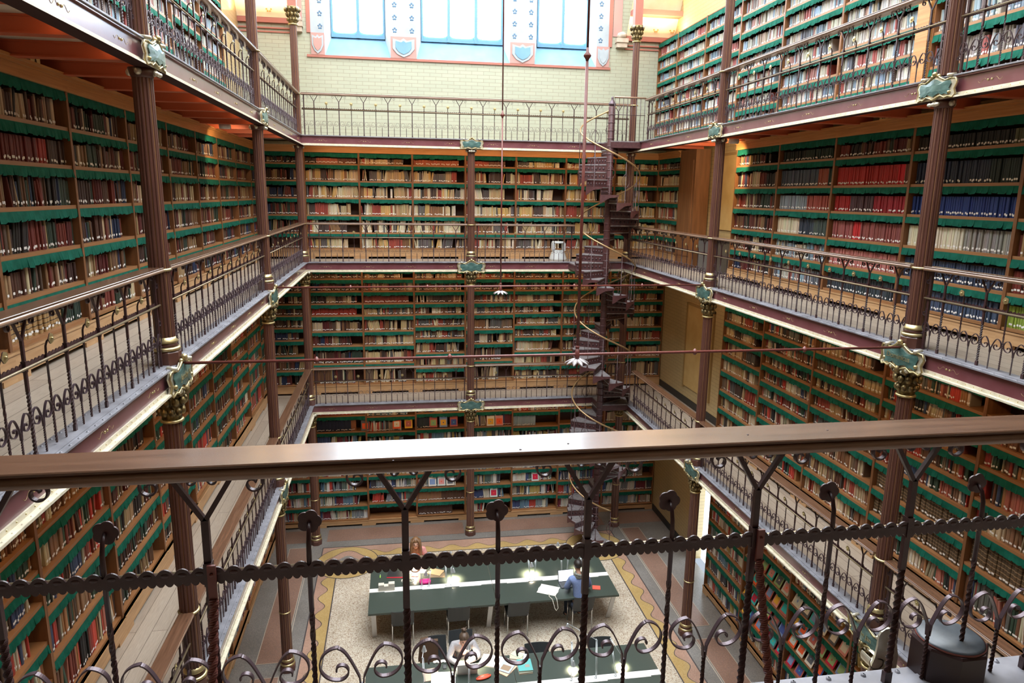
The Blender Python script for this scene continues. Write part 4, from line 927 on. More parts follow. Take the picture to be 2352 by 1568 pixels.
# ---------------------------------------------------------------- spiral stair
SCX, SCY, SR = 3.09, 14.34, .72
PIT = 2.06; A0 = PI/4; NS = 56; RISE = PIT/12
ST = thing('spiral_staircase', 'brown iron spiral staircase winding through all galleries in the far right corner', 'staircase', (SCX, SCY, 0))
b = MB(); b.lathe([(.075, -7), (.075, 3.52), (.062, 3.55)], 'stair_iron', 20)
for k in range(61): b.lathe([(.078, 0), (.088, .012), (.078, .024)], 'stair_iron', 16, (0, 0, -6.95+k*RISE))
part('newel_post', b, ST)
b = MB(); b.lathe([(.062, 3.55), (.085, 3.58), (.085, 3.60), (.05, 3.64), (.022, 3.70), (.03, 3.725), (.015, 3.75)], 'scroll_iron', 20); part('finial', b, ST)
def tread_mesh():
    b = MB(); hw = PI/12+.03; n = 4; v = []
    for z in (-.022, 0): v += [(.06, -.03, z), (.06, .03, z)]+[(SR*math.cos(a), SR*math.sin(a), z) for a in [hw-2*hw*i/n for i in range(n+1)]]
    m = n+3; b.add(v, [tuple(range(m))[::-1], tuple(range(m, 2*m))]+[(k, (k+1) % m, m+(k+1) % m, m+k) for k in range(m)], 'tread')
    a = -hw+.02; ca, sa = math.cos(a), math.sin(a)     # riser under the upper edge, pierced look from raised ribs
    b.obox(((.06+SR)/2*ca, (.06+SR)/2*sa, -.022+RISE/2), (ca*(SR-.06)/2, sa*(SR-.06)/2, 0), (-sa*.004, ca*.004, 0), (0, 0, RISE/2-.004), 'stair_iron')
    for i in range(7):
        r = .14+i*.088; b.sphere((r*ca, r*sa, RISE*.42), .026, 'iron', 7, 4, (1, 1, 1.3))
    v = []; N_ = 8       # scalloped outer string hanging below the tread
    for i in range(N_+1):
        q = i/N_; an = hw-2*hw*q; dz = -.03-.15*(q**1.6)-.012*math.sin(q*9)
        for r in (SR-.012, SR): v += [(r*math.cos(an), r*math.sin(an), 0.004), (r*math.cos(an), r*math.sin(an), dz)]
    f = []
    for i in range(N_): a_ = 4*i; f += [(a_, a_+4, a_+5, a_+1), (a_+2, a_+3, a_+7, a_+6), (a_, a_+2, a_+6, a_+4), (a_+1, a_+5, a_+7, a_+3)]
    b.add(v, f, 'stair_iron'); 
    # curved lower bracket along the lower edge
    v = []; 
    for i in range(9):
        q = i/8; r = .07+(SR-.08)*q; dz = -.022-.10*(1-q)**.7-.035*math.sin(q*PI); an = hw-.02
        v += [(r*math.cos(an), r*math.sin(an), -.02), (r*math.cos(an), r*math.sin(an), dz)]
    b.add(v, [(2*i, 2*i+2, 2*i+3, 2*i+1) for i in range(8)], 'stair_iron')
    return b.mesh('tread')
def baluster_mesh():
    b = MB(); r = SR-.03; b.lathe([(.02, 0), (.024, .015), (.012, .03), (.018, .045), (.008, .06), (.007, .88)], 'iron', 8, (r, 0, 0)); b.sphere((r, 0, -.035), .022, 'iron', 8, 5)
    for s in (-1, 1): b.tube([(r+.0*s, s*.10*math.sin(q*PI), .30+.34*q) for q in [i/8 for i in range(9)]], .006, 'iron', 5)
    return b.mesh('baluster')
TM, BM = tread_mesh(), baluster_mesh()
A_L2 = A0+2.8/PIT*2*PI; A_L1 = A0+6.2/PIT*2*PI
for k in range(1, NS+1):
    a = A0+k*PI/6; z = 2.8-k*RISE
    link('tread', TM, ST, (0, 0, z), a)
    if abs(a-A_L2) > .7 and abs(a-A_L1) > .7: link('baluster', BM, ST, (0, 0, z), a)
def hr(a0, a1, mat):
    n = int((a1-a0)/.16); return [((SR-.03)*math.cos(a0+(a1-a0)*i/n), (SR-.03)*math.sin(a0+(a1-a0)*i/n), 2.8-(a0+(a1-a0)*i/n-A0)/(2*PI)*PIT+.92) for i in range(n+1)]
for a0, a1 in ((A0+.35, A_L2-.5), (A_L2+.45, A_L1-.5), (A_L1+.4, A0+NS*PI/6)):
    b = MB(); b.tube(hr(a0, a1, 0), .019, 'brass_rail', 8); part('handrail', b, ST)
for z, pts, nm in ((2.8, [(-.02, -.08), (.75, -.08), (.75, .75), (-.02, .75)], 'top'), (0, [(.05, .05), (.05, .75), (-.72, .75), (-.72, .05)], 'middle'), (-3.4, [(0, -.05), (.75, -.05), (.75, .75), (0, .75)], 'lower')):
    b = MB(); b.prism(pts, .022, 'tread', 'z', z-.024); 
    for i in range(4): (x0, y0), (x1, y1) = pts[i], pts[(i+1) % 4]; b.obox(((x0+x1)/2, (y0+y1)/2, z-.09), ((x1-x0)/2, (y1-y0)/2, 0), ((y1-y0)*.008, -(x1-x0)*.008, 0), (0, 0, .065), 'stair_iron')
    part('landing', b, ST)
for z in (2.8,):
    b = MB(); b.tube([(.02, -.10, z+.93), (.75, -.10, z+.93)], .02, 'rail_edge', 8); b.tube([(.02, -.10, z+.56), (.75, -.10, z+.56)], .008, 'iron', 6)
    for i in range(8): b.tube([(.03+i*.10, -.10, z), (.03+i*.10, -.10, z+.92)], .007, 'iron', 6)
    part('landing_rail', b, ST)

# ---------------------------------------------------------------- reading tables
TZ = -7.0
def table(label, x0, x1, yc, legs, hw=.80):
    t = thing('reading_table', label, 'table', ((x0+x1)/2, yc, TZ), 0, 'long reading tables'); W = (x1-x0)/2
    for s in (-1, 1):
        b = MB(); y0, y1 = sorted((s*.065, s*hw)); b.box(-W, W, y0, y1, .69, .73, 'table_green'); part('table_top', b, t)
    b = MB(); b.box(-W, W, -.065, .065, .70, .742, 'white_strip')
    for i in range(3): b.box(-W+.3+i*.75, -W+.75+i*.75, -.085, -.065, .715, .738, 'white_strip')
    part('cable_channel', b, t)
    for lx in legs:
        for s in (-1, 1): b = MB(); x = lx-(x0+x1)/2; b.obox((x, s*.60, .345), (.045, 0, 0), (0, .012, .0), (0, s*.165, .345), 'grey_leg'); part('leg', b, t)
        b = MB(); b.obox((lx-(x0+x1)/2, 0, .67), (.03, 0, 0), (0, .5, 0), (0, 0, .02), 'grey_leg'); part('cross_bar', b, t)
    return t
table('dark green reading table with white centre strip, farther row, left half', -2.40, .075, 11.50, (-2.30, -.04))
table('dark green reading table with white centre strip, farther row, right half', .085, 2.56, 11.50, (2.46,))
table('dark green reading table with white centre strip, nearer row, left half', -2.37, .075, 8.33, (-2.28, -.02))
table('dark green reading table with white centre strip, nearer row, right half', .085, 2.52, 8.33, (2.42,))
STRIPY = (11.50, 8.33)
def chair_protos():
    out = {}
    b = MB(); b.box(-.21, .21, -.19, .21, .43, .455, 'chair_black'); b.obox((0, .215, .435), (.21, 0, 0), (0, .02, -.006), (0, .004, .012), 'chair_black'); out['seat'] = b.mesh('seat')
    b = MB(); v = []; n = 6
    for j in range(6):
        q = j/5; z = .47+.38*q; y = -.20-.16*q
        for i in range(n+1): x = -.215+.43*i/n; v.append((x, y-.03*(1-(x/.215)**2), z))
    m = len(v); v += [(x, y-.014, z) for x, y, z in v]; f = []
    for j in range(5):
        for i in range(n): a = j*(n+1)+i; f += [(a, a+1, a+n+2, a+n+1), (m+a, m+a+n+1, m+a+n+2, m+a+1)]
    ring = list(range(n+1))+[j*(n+1)+n for j in range(1, 6)]+[5*(n+1)+n-i for i in range(1, n+1)]+[(5-j)*(n+1) for j in range(1, 5)]
    f += [(ring[k], m+ring[k], m+ring[(k+1) % len(ring)], ring[(k+1) % len(ring)]) for k in range(len(ring))]
    b.add(v, f, 'chair_black'); out['backrest'] = b.mesh('backrest')
    for k, (x, y) in enumerate(((-.20, -.22), (.20, -.22), (-.20, .20), (.20, .20))):
        b = MB(); b.tube([(x, y, 0), (x*.98, y*.96, .43)]+([(x*1.02, -.225, .50)] if y < 0 else []), .0125, 'chrome', 8); out['leg%d' % k] = b.mesh('chair_leg')
    return out
CP = chair_protos()
def chair(x, y, rz, label):
    t = thing('chair', label, 'chair', (x, y, TZ), rz, 'black chairs at the reading tables')
    for k, me in CP.items(): link('leg' if k.startswith('leg') else k, me, t)
    return t
for x, l in ((-1.75, 'empty black chair at near side of farther table, leftmost'), (-.68, 'empty black chair at near side of farther table, second from left'), (.49, 'empty black chair at near side of farther table, left of the man'), (1.80, 'black chair the man in the blue sweater sits on')): chair(x, 10.89, 0, l)
chair(-1.45, 12.62, PI, 'black chair under the long-haired woman behind the farther table')
chair(-.72, 9.42, PI, 'black chair under the woman in the grey cardigan')
chair(-1.17, 9.30, PI+.1, 'black chair with a brown coat, left of woman in grey cardigan')
chair(.57, 8.86, PI, 'black chair tucked behind nearer table, left of the two'); chair(1.71, 8.86, PI, 'black chair tucked behind nearer table, right of the two')
# coat on the chair
b = MB(); b.obox((0, 0, .30), (.16, 0, 0), (0, .035, 0), (0, .03, .28), flat((.10, .055, .03), .9, 'brown_cloth')); b.obox((-.10, .03, .42), (.07, .02, 0), (0, .05, 0), (.02, .0, .2), flat((.10, .055, .03), .9)); o = link('coat', b.mesh('coat'), None, (-1.30, 9.52, TZ+.28)); tag(o, 'brown coat hung over the chair left of the grey-cardigan woman', 'coat')

def item(name, label, cat, x, y, rz=0, z=.7302): return thing(name, label, cat, (x, y, TZ+z), rz)
def pbox(nm, t, x0, x1, y0, y1, z0, z1, mat):
    b = MB(); b.box(x0, x1, y0, y1, z0, z1, mat if isinstance(mat, str) else flat(mat)); return part(nm, b, t)
def closed_book(label, x, y, rz, w_, d, h, col, z=.7302, art=None):
    t = item('book', label, 'book', x, y, rz, z); pbox('cover', t, -w_/2, w_/2, -d/2, d/2, h-.003, h, col); pbox('back_cover', t, -w_/2, w_/2, -d/2, d/2, 0, .003, col)
    pbox('page_block', t, -w_/2+.004, w_/2-.004, -d/2+.004, d/2-.004, .003, h-.003, 'page')
    if art:
        for (a, c, e, g, cl) in art: pbox('cover_picture', t, a*w_, c*w_, e*d, g*d, h, h+.0008, cl)
    return t
def open_book(label, x, y, rz, w_, d, z=.7302, h=.02):
    t = item('open_book', label, 'book', x, y, rz, z)
    for s in (-1, 1):
        b = MB(); v = []; n = 6
        for i in range(n+1):
            q = i/n; zz = h*(.35+.65*math.sin(PI*(.15+.75*q))*(1-.55*q)); v += [(s*q*w_/2, -d/2, zz), (s*q*w_/2, d/2, zz), (s*q*w_/2, -d/2, 0), (s*q*w_/2, d/2, 0)]
        f = []
        for i in range(n): a = 4*i; f += [(a, a+4, a+5, a+1), (a, a+2, a+6, a+4), (a+1, a+5, a+7, a+3)]
        f.append((4*n, 4*n+2, 4*n+3, 4*n+1)); b.add(v, f, flat((.80, .78, .72), .7, 'paper_white')); part('page', b, t)
    return t
def laptop(label, x, y, rz, lid, scr):
    t = item('laptop', label, 'laptop', x, y, rz); pbox('keyboard_base', t, -.17, .17, -.12, .12, 0, .016, lid)
    pbox('keyboard', t, -.14, .14, -.02, .09, .016, .018, (.03, .03, .03))
    b = MB(); b.obox((0, .155, .125), (.17, 0, 0), (0, .005, -.0016), (0, .036, .112), flat(lid, .35)); part('lid', b, t)
    m = principled('laptop_screen', (.8, .85, .9), .3, emit=(.85, .92, 1), es=scr); b = MB(); b.obox((0, .148, .127), (.158, 0, 0), (0, .001, -.0003), (0, .033, .102), m); part('screen', b, t); return t
# farther table
laptop('open laptop with bright white screen before the man in blue sweater', 1.62, 11.20, .05, (.05, .05, .055), 1.0)
t = item('tote_bag', 'white canvas tote bag with looped handles left of the laptop', 'bag', 1.18, 11.06, -.5)
b = MB(); v = []; n = 10
for i in range(n+1):
    for j in range(n+1):
        x = -.20+.40*i/n; y = -.17+.34*j/n; e = min(i, n-i, j, n-j)/n*2; v.append((x*(1-.04*math.sin(j)), y, .004+.034*min(1, e*2.2)+.006*math.sin(i*1.7+j*1.1)*min(1, e*3)))
b.add(v, [(i*(n+1)+j, (i+1)*(n+1)+j, (i+1)*(n+1)+j+1, i*(n+1)+j+1) for i in range(n) for j in range(n)], flat((.82, .78, .68), .9, 'canvas'), True); b.box(-.195, .195, -.165, .165, 0, .006, flat((.82, .78, .68), .9)); part('bag_body', b, t)
b = MB(); b.tube([(.06, -.16, .02), (.09, -.24, .012), (.17, -.30, .006), (.20, -.33, -.04), (.24, -.34, -.16), (.27, -.335, -.20), (.30, -.32, -.15), (.27, -.29, -.03), (.25, -.26, .008), (.18, -.17, .02)], .007, flat((.70, .66, .56), .9, 'webbing'), 6); part('handle', b, t)
closed_book('small red-orange book right of the man on the farther table', 2.17, 11.0, -.25, .16, .14, .015, (.72, .10, .06))
t = item('pencil_case', 'bright pink pencil case beside the white centre strip', 'pencil case', -1.28, 11.68, .05)
b = MB(); b.sphere((0, 0, .03), 1, flat((.80, .02, .24), .5, 'pink_cloth'), 16, 8, (.12, .085, .03)); b.box(-.105, .105, -.075, .075, .004, .045, flat((.80, .02, .24), .5)); part('case_body', b, t)
b = MB(); b.tube([(-.10, .06, .048), (.10, .06, .048)], .003, 'chrome', 6); part('zip', b, t)
closed_book('orange-tan folder on the farther table in front of long-haired woman', -1.05, 12.04, -.5, .30, .23, .022, (.72, .45, .22)); closed_book('dark notebook under the orange-tan folder', -1.02, 11.93, -.1, .32, .20, .008, (.24, .17, .10), .7302)
t = item('folder', 'black and red folder at left end of the farther table', 'folder', -1.85, 12.08, -.12); pbox('cover', t, -.20, .20, -.13, .13, 0, .012, (.02, .02, .02)); pbox('red_edge', t, -.20, .20, -.15, -.13, 0, .014, (.6, .02, .04))
open_book('white papers lying open before the long-haired woman', -1.42, 12.16, -.1, .36, .24)
closed_book('small red notebook beside the open papers', -1.48, 11.98, -.3, .13, .10, .01, (.75, .12, .10))
t = item('paper_tray', 'cream stepped box standing on the white strip, left end', 'box', -2.06, 11.50, 0, .742)
b = MB(); b.box(-.16, .16, -.05, .05, 0, .10, flat((.66, .62, .52))); b.box(-.16, -.05, -.05, .05, .10, .13, flat((.66, .62, .52))); b.box(.04, .16, -.05, .05, .10, .145, flat((.66, .62, .52))); part('tray_body', b, t)
t = item('charger', 'coiled white charging cables on the farther table', 'cable', -1.63, 11.80)
b = MB(); b.tube([(.0+.11*math.cos(a)*(1+.3*math.sin(a*2.3)), .07*math.sin(a), .008+.006*math.sin(a*3)) for a in [k*.35 for k in range(42)]], .005, flat((.75, .72, .64)), 6); part('cable', b, t); pbox('plug', t, -.06, .03, -.02, .04, 0, .03, (.82, .82, .8))
t = item('highlighter', 'yellow-green highlighter pen at left end of farther table', 'pen', -2.2, 12.02, 0); b = MB(); b.tube([(0, -.05, .01), (0, .05, .01)], .010, flat((.45, .85, .10)), 8); part('pen_body', b, t); b = MB(); b.tube([(0, .05, .01), (0, .075, .01)], .008, flat((.6, .7, .9)), 8); part('cap', b, t)
# nearer table
laptop('silver laptop seen from behind its lid on the nearer table', -.70, 8.85, PI, (.62, .60, .56), .6)
closed_book('tan folder at left on the nearer table', -1.30, 8.80, .1, .26, .30, .012, (.72, .52, .38)); 
t = item('paper_sheets', 'white sheets of paper overlapping the tan folder', 'paper', -1.10, 8.68, -.08); pbox('sheet', t, -.20, .20, -.15, .15, .0125, .016, (.86, .84, .78))
t = item('mobile_phone', 'small black mobile phone above the white papers', 'phone', -1.06, 8.97, 0); pbox('body', t, -.03, .03, -.055, .055, 0, .010, (.02, .02, .02)); pbox('screen', t, -.025, .025, -.045, .04, .010, .011, (.06, .07, .08))
t = item('white_cloth', 'crumpled white cloth on the edge of the nearer table', 'cloth', -1.13, 9.10, 0)
b = MB()
for k in range(6): b.sphere((-.09+k*.035, .012*math.sin(k*2), .015), .03, flat((.80, .78, .74), .9), 8, 5, (1.2, 1, .7))
part('folds', b, t)
open_book('large open white book beside the laptop on the nearer table', -.22, 8.98, -.45, .46, .30, h=.03)
closed_book('art magazine with brown picture cover lying on the nearer table', -.02, 8.80, -.6, .22, .29, .014, (.50, .56, .62), art=[(-.35, .35, -.35, .1, (.35, .24, .15)), (-.2, .3, .15, .35, (.75, .70, .6))], z=.745); closed_book('open cream book under the art magazine', -.04, 8.77, -.75, .25, .32, .014, (.75, .52, .35))
closed_book('teal book with white title panel, top of stack by the magazine', .28, 8.76, -.02, .24, .30, .03, (.12, .44, .42), z=.7602, art=[(-.38, .10, .12, .36, (.75, .74, .62)), (.0, .32, -.22, .02, (.35, .32, .28))])
closed_book('cream book under the teal book', .27, 8.74, .04, .235, .29, .029, (.60, .50, .38))
closed_book('pale open journal at the back of the nearer table', .22, 9.0, -.5, .26, .30, .02, (.72, .72, .78)); closed_book('cream paperback topmost on the pale journal', .18, 9.02, -.3, .22, .16, .03, (.62, .54, .40), z=.7505); closed_book('green and white leaflet on the cream paperback', .20, 9.05, -.8, .20, .12, .006, (.55, .70, .45), z=.781)
t = item('glasses_case', 'orange-red pencil pouch beside the silver laptop', 'pouch', -.44, 8.60, .3); b = MB(); b.sphere((0, 0, .022), 1, flat((.85, .10, .04), .5, 'orange_cloth'), 14, 7, (.14, .055, .024)); part('pouch_body', b, t); b = MB(); b.tube([(-.12, .0, .044), (.12, .0, .044)], .003, 'chrome', 5); part('zip', b, t)

# desk lamps
def lamp(label, x, yc, tilt, hx, hy, hz, power=0):
    """pole foot on the channel, elbow, then arm down to the hood at offset (hx,hy,hz)"""
    t = thing('desk_lamp', label, 'lamp', (x, yc, TZ+.742), 0, 'small metal desk lamps')
    b = MB(); b.lathe([(.022, 0), (.022, .012), (.012, .02)], 'bright_metal', 12); part('base', b, t)
    ex, ey, ez = tilt; b = MB(); b.tube([(0, 0, .01), (ex, ey, ez)], .006, 'bright_metal', 6); b.tube([(.018, 0, .01), (ex+.018, ey, ez)], .004, 'bright_metal', 6); part('lower_arm', b, t)
    b = MB(); b.sphere((ex, ey, ez), .016, 'bright_metal', 8, 5); part('joint', b, t)
    b = MB(); b.tube([(ex, ey, ez), (hx, hy, hz+.05)], .006, 'bright_metal', 6); part('upper_arm', b, t)
    b = MB(); b.lathe([(.046, -.045), (.042, -.03), (.024, .02), (.016, .05), (.0, .055)], 'bright_metal', 16, (hx, hy, hz), cap=False); h = part('shade', b, t)
    b = MB(); b.sphere((hx, hy, hz-.028), .020, 'bulb', 8, 5); part('bulb', b, h)
    if power:
        l = bpy.data.lights.new('lamp_spot', 'SPOT'); l.energy = power; l.color = (1, .80, .55); l.spot_size = 2.3; l.spot_blend = .9; l.shadow_soft_size = .03
        o = bpy.data.objects.new('lamp_spot', l); sc.collection.objects.link(o); o.location = (x+hx, yc+hy, TZ+.742+hz-.06)
y1, y2 = STRIPY
LP = 34
lamp('desk lamp reaching towards the long-haired woman, farther table', -1.36, y1, (-.02, .30, .42), -.12, .62, .30, LP)
lamp('low desk lamp behind the pink pencil case, farther table', -1.22, y1, (.04, .10, .30), -.04, .32, .12, 0)
lamp('desk lamp leaning to the far side, left of table seam', -.86, y1, (.0, .34, .42), .14, .66, .34, 0); lamp('desk lamp with low hood just right of the orange folder', -.76, y1, (.0, .12, .42), .06, .22, .20, LP*1.3)
lamp('desk lamp leaning to the far side, right of table seam', .88, y1, (.0, .34, .42), .05, .66, .36, 0); lamp('desk lamp with low hood, right of table seam', .98, y1, (.02, .10, .40), -.03, .20, .22, LP*1.6)
lamp('desk lamp leaning to far side behind the white laptop', 1.56, y1, (.04, .36, .46), .06, .68, .38, 0); lamp('desk lamp with hood swung right behind the man', 1.66, y1, (.06, .16, .46), .36, .22, .22, LP)
lamp('desk lamp at left end of the nearer table', -1.42, y2, (-.02, .34, .42), .02, .66, .36, 0); lamp('desk lamp in front of the grey-cardigan woman', -.72, y2, (.04, .34, .42), .06, .62, .36, LP)
lamp('desk lamp right of the teal book with low hood', .98, y2, (.10, .42, .40), .10, .26, .12, LP); lamp('desk lamp standing at right of nearer table, raised hood', 1.40, y2, (.10, .38, .44), -.30, .80, .46, 0)
lamp('desk lamp at right end of nearer table, low hood', 1.74, y2, (.02, .40, .42), .18, .22, .14, LP)
b = MB()

# ---------------------------------------------------------------- people
def skinmesh(name, joints, edges, mat, sub=2):
    me = bpy.data.meshes.new(name+'_tmp'); me.from_pydata([j[0] for j in joints], edges, []); o = bpy.data.objects.new(name+'_tmp', me); sc.collection.objects.link(o)
    m = o.modifiers.new('skin', 'SKIN'); m.use_smooth_shade = True
    if not me.skin_vertices: return None
    for i, j in enumerate(joints):
        sv = me.skin_vertices[0].data[i]; r = j[1]; sv.radius = (r, r) if not isinstance(r, tuple) else r; sv.use_root = (i == 0)
    s = o.modifiers.new('sub', 'SUBSURF'); s.levels = sub; s.render_levels = sub
    dg = bpy.context.evaluated_depsgraph_get(); out = bpy.data.meshes.new_from_object(o.evaluated_get(dg)); out.name = name
    bpy.data.objects.remove(o); out.materials.clear(); out.materials.append(MT[mat] if isinstance(mat, str) else mat)
    for p in out.polygons: p.use_smooth = True
    return out
def person(label, x, y, rz, lean, armspec, top, trousers, hair, style, skin='skin', nod=.05, drop=0):
    t = thing('person', label, 'person', (x, y, TZ), rz)
    L_ = lean
    J = []; E_ = []
    dz = lambda z: z-drop*max(0, min(1, (z-.72)/.4)) if z > .9 else z
    def j(p, r, par=None):
        p = (p[0], p[1], dz(p[2]))
        J.append((p, r)); 
        if par is not None: E_.append((par, len(J)-1))
        return len(J)-1
    pel = j((0, 0, .55), (.13, .10)); wa = j((0, .02+L_*.2, .72), (.115, .09), pel); ch = j((0, .04+L_*.55, .92), (.13, .095), wa); uc = j((0, .05+L_*.85, 1.04), (.10, .08), ch)
    nb = j((0, .06+L_, 1.12), .055, uc); nk = j((0, .08+L_*1.1, 1.17), .048, nb); hx_ = .09+L_*1.2+nod
    h1 = j((0, hx_, 1.23), (.062, .07), nk); h2 = j((0, hx_+.01, 1.31), (.075, .088), h1); h3 = j((0, hx_, 1.37), (.06, .07), h2)
    j((0, hx_+.105, 1.275), .012, h2)
    for s in (-1, 1): j((s*.08, hx_, 1.29), .014, h2)
    cj = len(J); arms = {}
    for s in (-1, 1):
        sh = j((s*.17, .05+L_*.8, 1.06), .055, uc); (ex, ey, ez), (wx, wy, wz), (px, py, pz) = armspec[s]
        el = j((s*ex, ey, ez), .041, sh); wr = j((s*wx if wx > -9 else 0, wy, wz), .027, el); pm = j((s*px, py, pz), (.032, .016), wr)
        d = Vector((s*px-s*wx, py-wy, pz-wz)).normalized(); side_ = d.cross(Vector((0, 0, 1))).normalized()
        for q, (off, ln) in enumerate(((-.024, .062), (-.008, .072), (.008, .068), (.024, .052))):
            a = Vector((s*px, py, pz))+d*.028+side_*off; k1 = j(tuple(a), .0095, pm); k2 = j(tuple(a+d*ln*.5+Vector((0, 0, .006))), .0088, k1); j(tuple(a+d*ln+Vector((0, 0, -.008))), .0078, k2)
        a = Vector((s*px, py, pz))-s*side_*.030; k1 = j(tuple(a), .0105, pm); j(tuple(a+d*.035-s*side_*.018), .009, k1)
        arms[s] = (sh, el, wr)
        hp = j((s*.09, .04, .52), .085, pel); kn = j((s*.13, .44, .52), .058, hp); an = j((s*.14, .40, .10), .038, kn); j((s*.15, .54, .045), .034, an)
    body = skinmesh('body', J, E_, skin)
    bo = link('body', body, t)
    def sub(nm, ids, edges, grow, mat):
        mp = {a: i for i, a in enumerate(ids)}; JJ = []
        for a in ids:
            r = J[a][1]; r = (r, r) if not isinstance(r, tuple) else r; JJ.append((J[a][0], (r[0]+grow, r[1]+grow)))
        me = skinmesh(nm, JJ, [(mp[a], mp[b_]) for a, b_ in edges], mat); return link(nm, me, t)
    (sl, el_, wl), (sr_, er, wr_) = arms[-1], arms[1]
    sub('sweater', [uc, ch, wa, pel, nb, sl, el_, wl, sr_, er, wr_], [(uc, ch), (ch, wa), (wa, pel), (uc, nb), (uc, sl), (sl, el_), (el_, wl), (uc, sr_), (sr_, er), (er, wr_)], .016, top)
    hipl, hipr = [i for i, q in enumerate(J) if abs(q[0][2]-.52) < 1e-6 and q[0][1] == .04]
    sub('trousers', [pel, hipl, hipl+1, hipl+2, hipr, hipr+1, hipr+2], [(pel, hipl), (hipl, hipl+1), (hipl+1, hipl+2), (pel, hipr), (hipr, hipr+1), (hipr+1, hipr+2)], .014, trousers)
    for a in (hipl+2, hipr+2): sub('shoe', [a, a+1], [(a, a+1)], .010, flat((.02, .02, .02), .5, 'shoe_black'))
    b = MB()
    for s in (-1, 1): b.sphere((s*.030, hx_+.088, 1.312), .010, flat((.05, .03, .02)), 8, 5)
    part('eyes', b, t); b = MB(); b.sphere((0, hx_+.088, 1.245), .012, flat((.50, .16, .14)), 8, 5, (1.9, .6, .5)); part('mouth', b, t)
    b = MB(); hy = hx_-.012; b.sphere((0, hy-.012, 1.335), .098, hair, 16, 10, (.90, 1.06, .92))
    if style == 'long':
        for k in range(16):
            a = PI*(.95+1.10*k/15); r0 = .080; pts = [(r0*math.cos(a), hy+r0*math.sin(a), 1.36), (1.15*r0*math.cos(a), hy+1.15*r0*math.sin(a), 1.26), (1.35*r0*math.cos(a), hy+1.1*r0*math.sin(a)+.01, 1.15), (1.5*r0*math.cos(a), hy+.9*r0*math.sin(a)+.04, 1.03)]; b.tube(pts, [.03, .032, .028, .012], hair, 7)
        for s in (-1, 1): b.tube([(s*.03, hy+.06, 1.40), (s*.075, hy+.07, 1.33), (s*.092, hy+.075, 1.22), (s*.10, hy+.10, 1.08), (s*.09, hy+.12, .99)], [.02, .028, .028, .025, .01], hair, 7)
    if style == 'bun':
        b.sphere((.0, hy-.05, 1.44), .045, hair, 10, 6)
        for k in range(7): a = k*.9; b.tube([(0, hy-.05, 1.44), (.05*math.cos(a), hy-.05+.05*math.sin(a), 1.47+.02*math.sin(k*2))], .008, hair, 5)
    part('hair', b, t)
    for o in t.children:
        if o.name.split('.')[0] in ('eyes', 'mouth', 'hair'): o.location.z = -drop
    return t, hx_
dark_hair = noisy('dark_hair', (.012, .009, .008), (.03, .02, .015), (60, 60, 12), .5); brown_hair = noisy('brown_hair', (.13, .06, .022), (.24, .12, .05), (60, 60, 10), .5); bun_hair = noisy('bun_hair', (.06, .035, .02), (.13, .08, .05), (60, 60, 12), .5)
blue_knit = noisy('blue_knit', (.17, .23, .42), (.22, .29, .50), (60, 60, 60), .9); grey_knit = noisy('grey_knit', (.36, .34, .35), (.44, .42, .42), (60, 60, 60), .9); pink_knit = noisy('pink_knit', (.55, .22, .20), (.62, .28, .25), (40, 40, 40), .9)
jeans = noisy('dark_jeans', (.015, .02, .035), (.03, .035, .055), (60, 60, 60), .9)
A_type = {s: ((.25, .14, .86), (.13, .32, .79), (.10, .395, .785)) for s in (-1, 1)}
t, hx_ = person('man seen from behind in blue sweater and patterned scarf, typing on laptop', 1.76, 10.76, .05, .06, A_type, blue_knit, jeans, dark_hair, 'short')
b = MB()
for k in range(3): b.tube([((.085-.006*k)*math.cos(a), .10+(.075)*math.sin(a), 1.115+.026*k+.012*math.sin(3*a+k)) for a in [q*PI/8 for q in range(16)]], .026, noisy('scarf_cloth', (.08, .09, .08), (.34, .34, .30), (70, 70, 70), .9), 8, closed=True)
part('scarf', b, t)
A_read = {-1: ((.24, .22, .84), (.10, .42, .79), (.04, .48, .785)), 1: ((.22, .22, .84), (.12, .40, .80), (.08, .47, .79))}
person('woman with long brown hair and pink top, reading behind the farther table', -1.45, 12.62, PI, .10, A_read, pink_knit, jeans, brown_hair, 'long', nod=.06, drop=.02)
A_fold = {-1: ((.27, .34, .80), (.05, .44, .785), (-.03, .45, .785)), 1: ((.27, .34, .80), (.07, .50, .785), (-.01, .52, .785))}
t, hx_ = person('woman with hair bun and grey cardigan, arms folded on the nearer table', -.72, 9.42, PI, .17, A_fold, grey_knit, jeans, bun_hair, 'bun', nod=.09, drop=.13)
b = MB(); b.sphere((0, .23, .90), 1, flat((.70, .36, .34), .8, 'pink_shirt'), 12, 8, (.065, .06, .13)); part('pink_shirt', b, t)

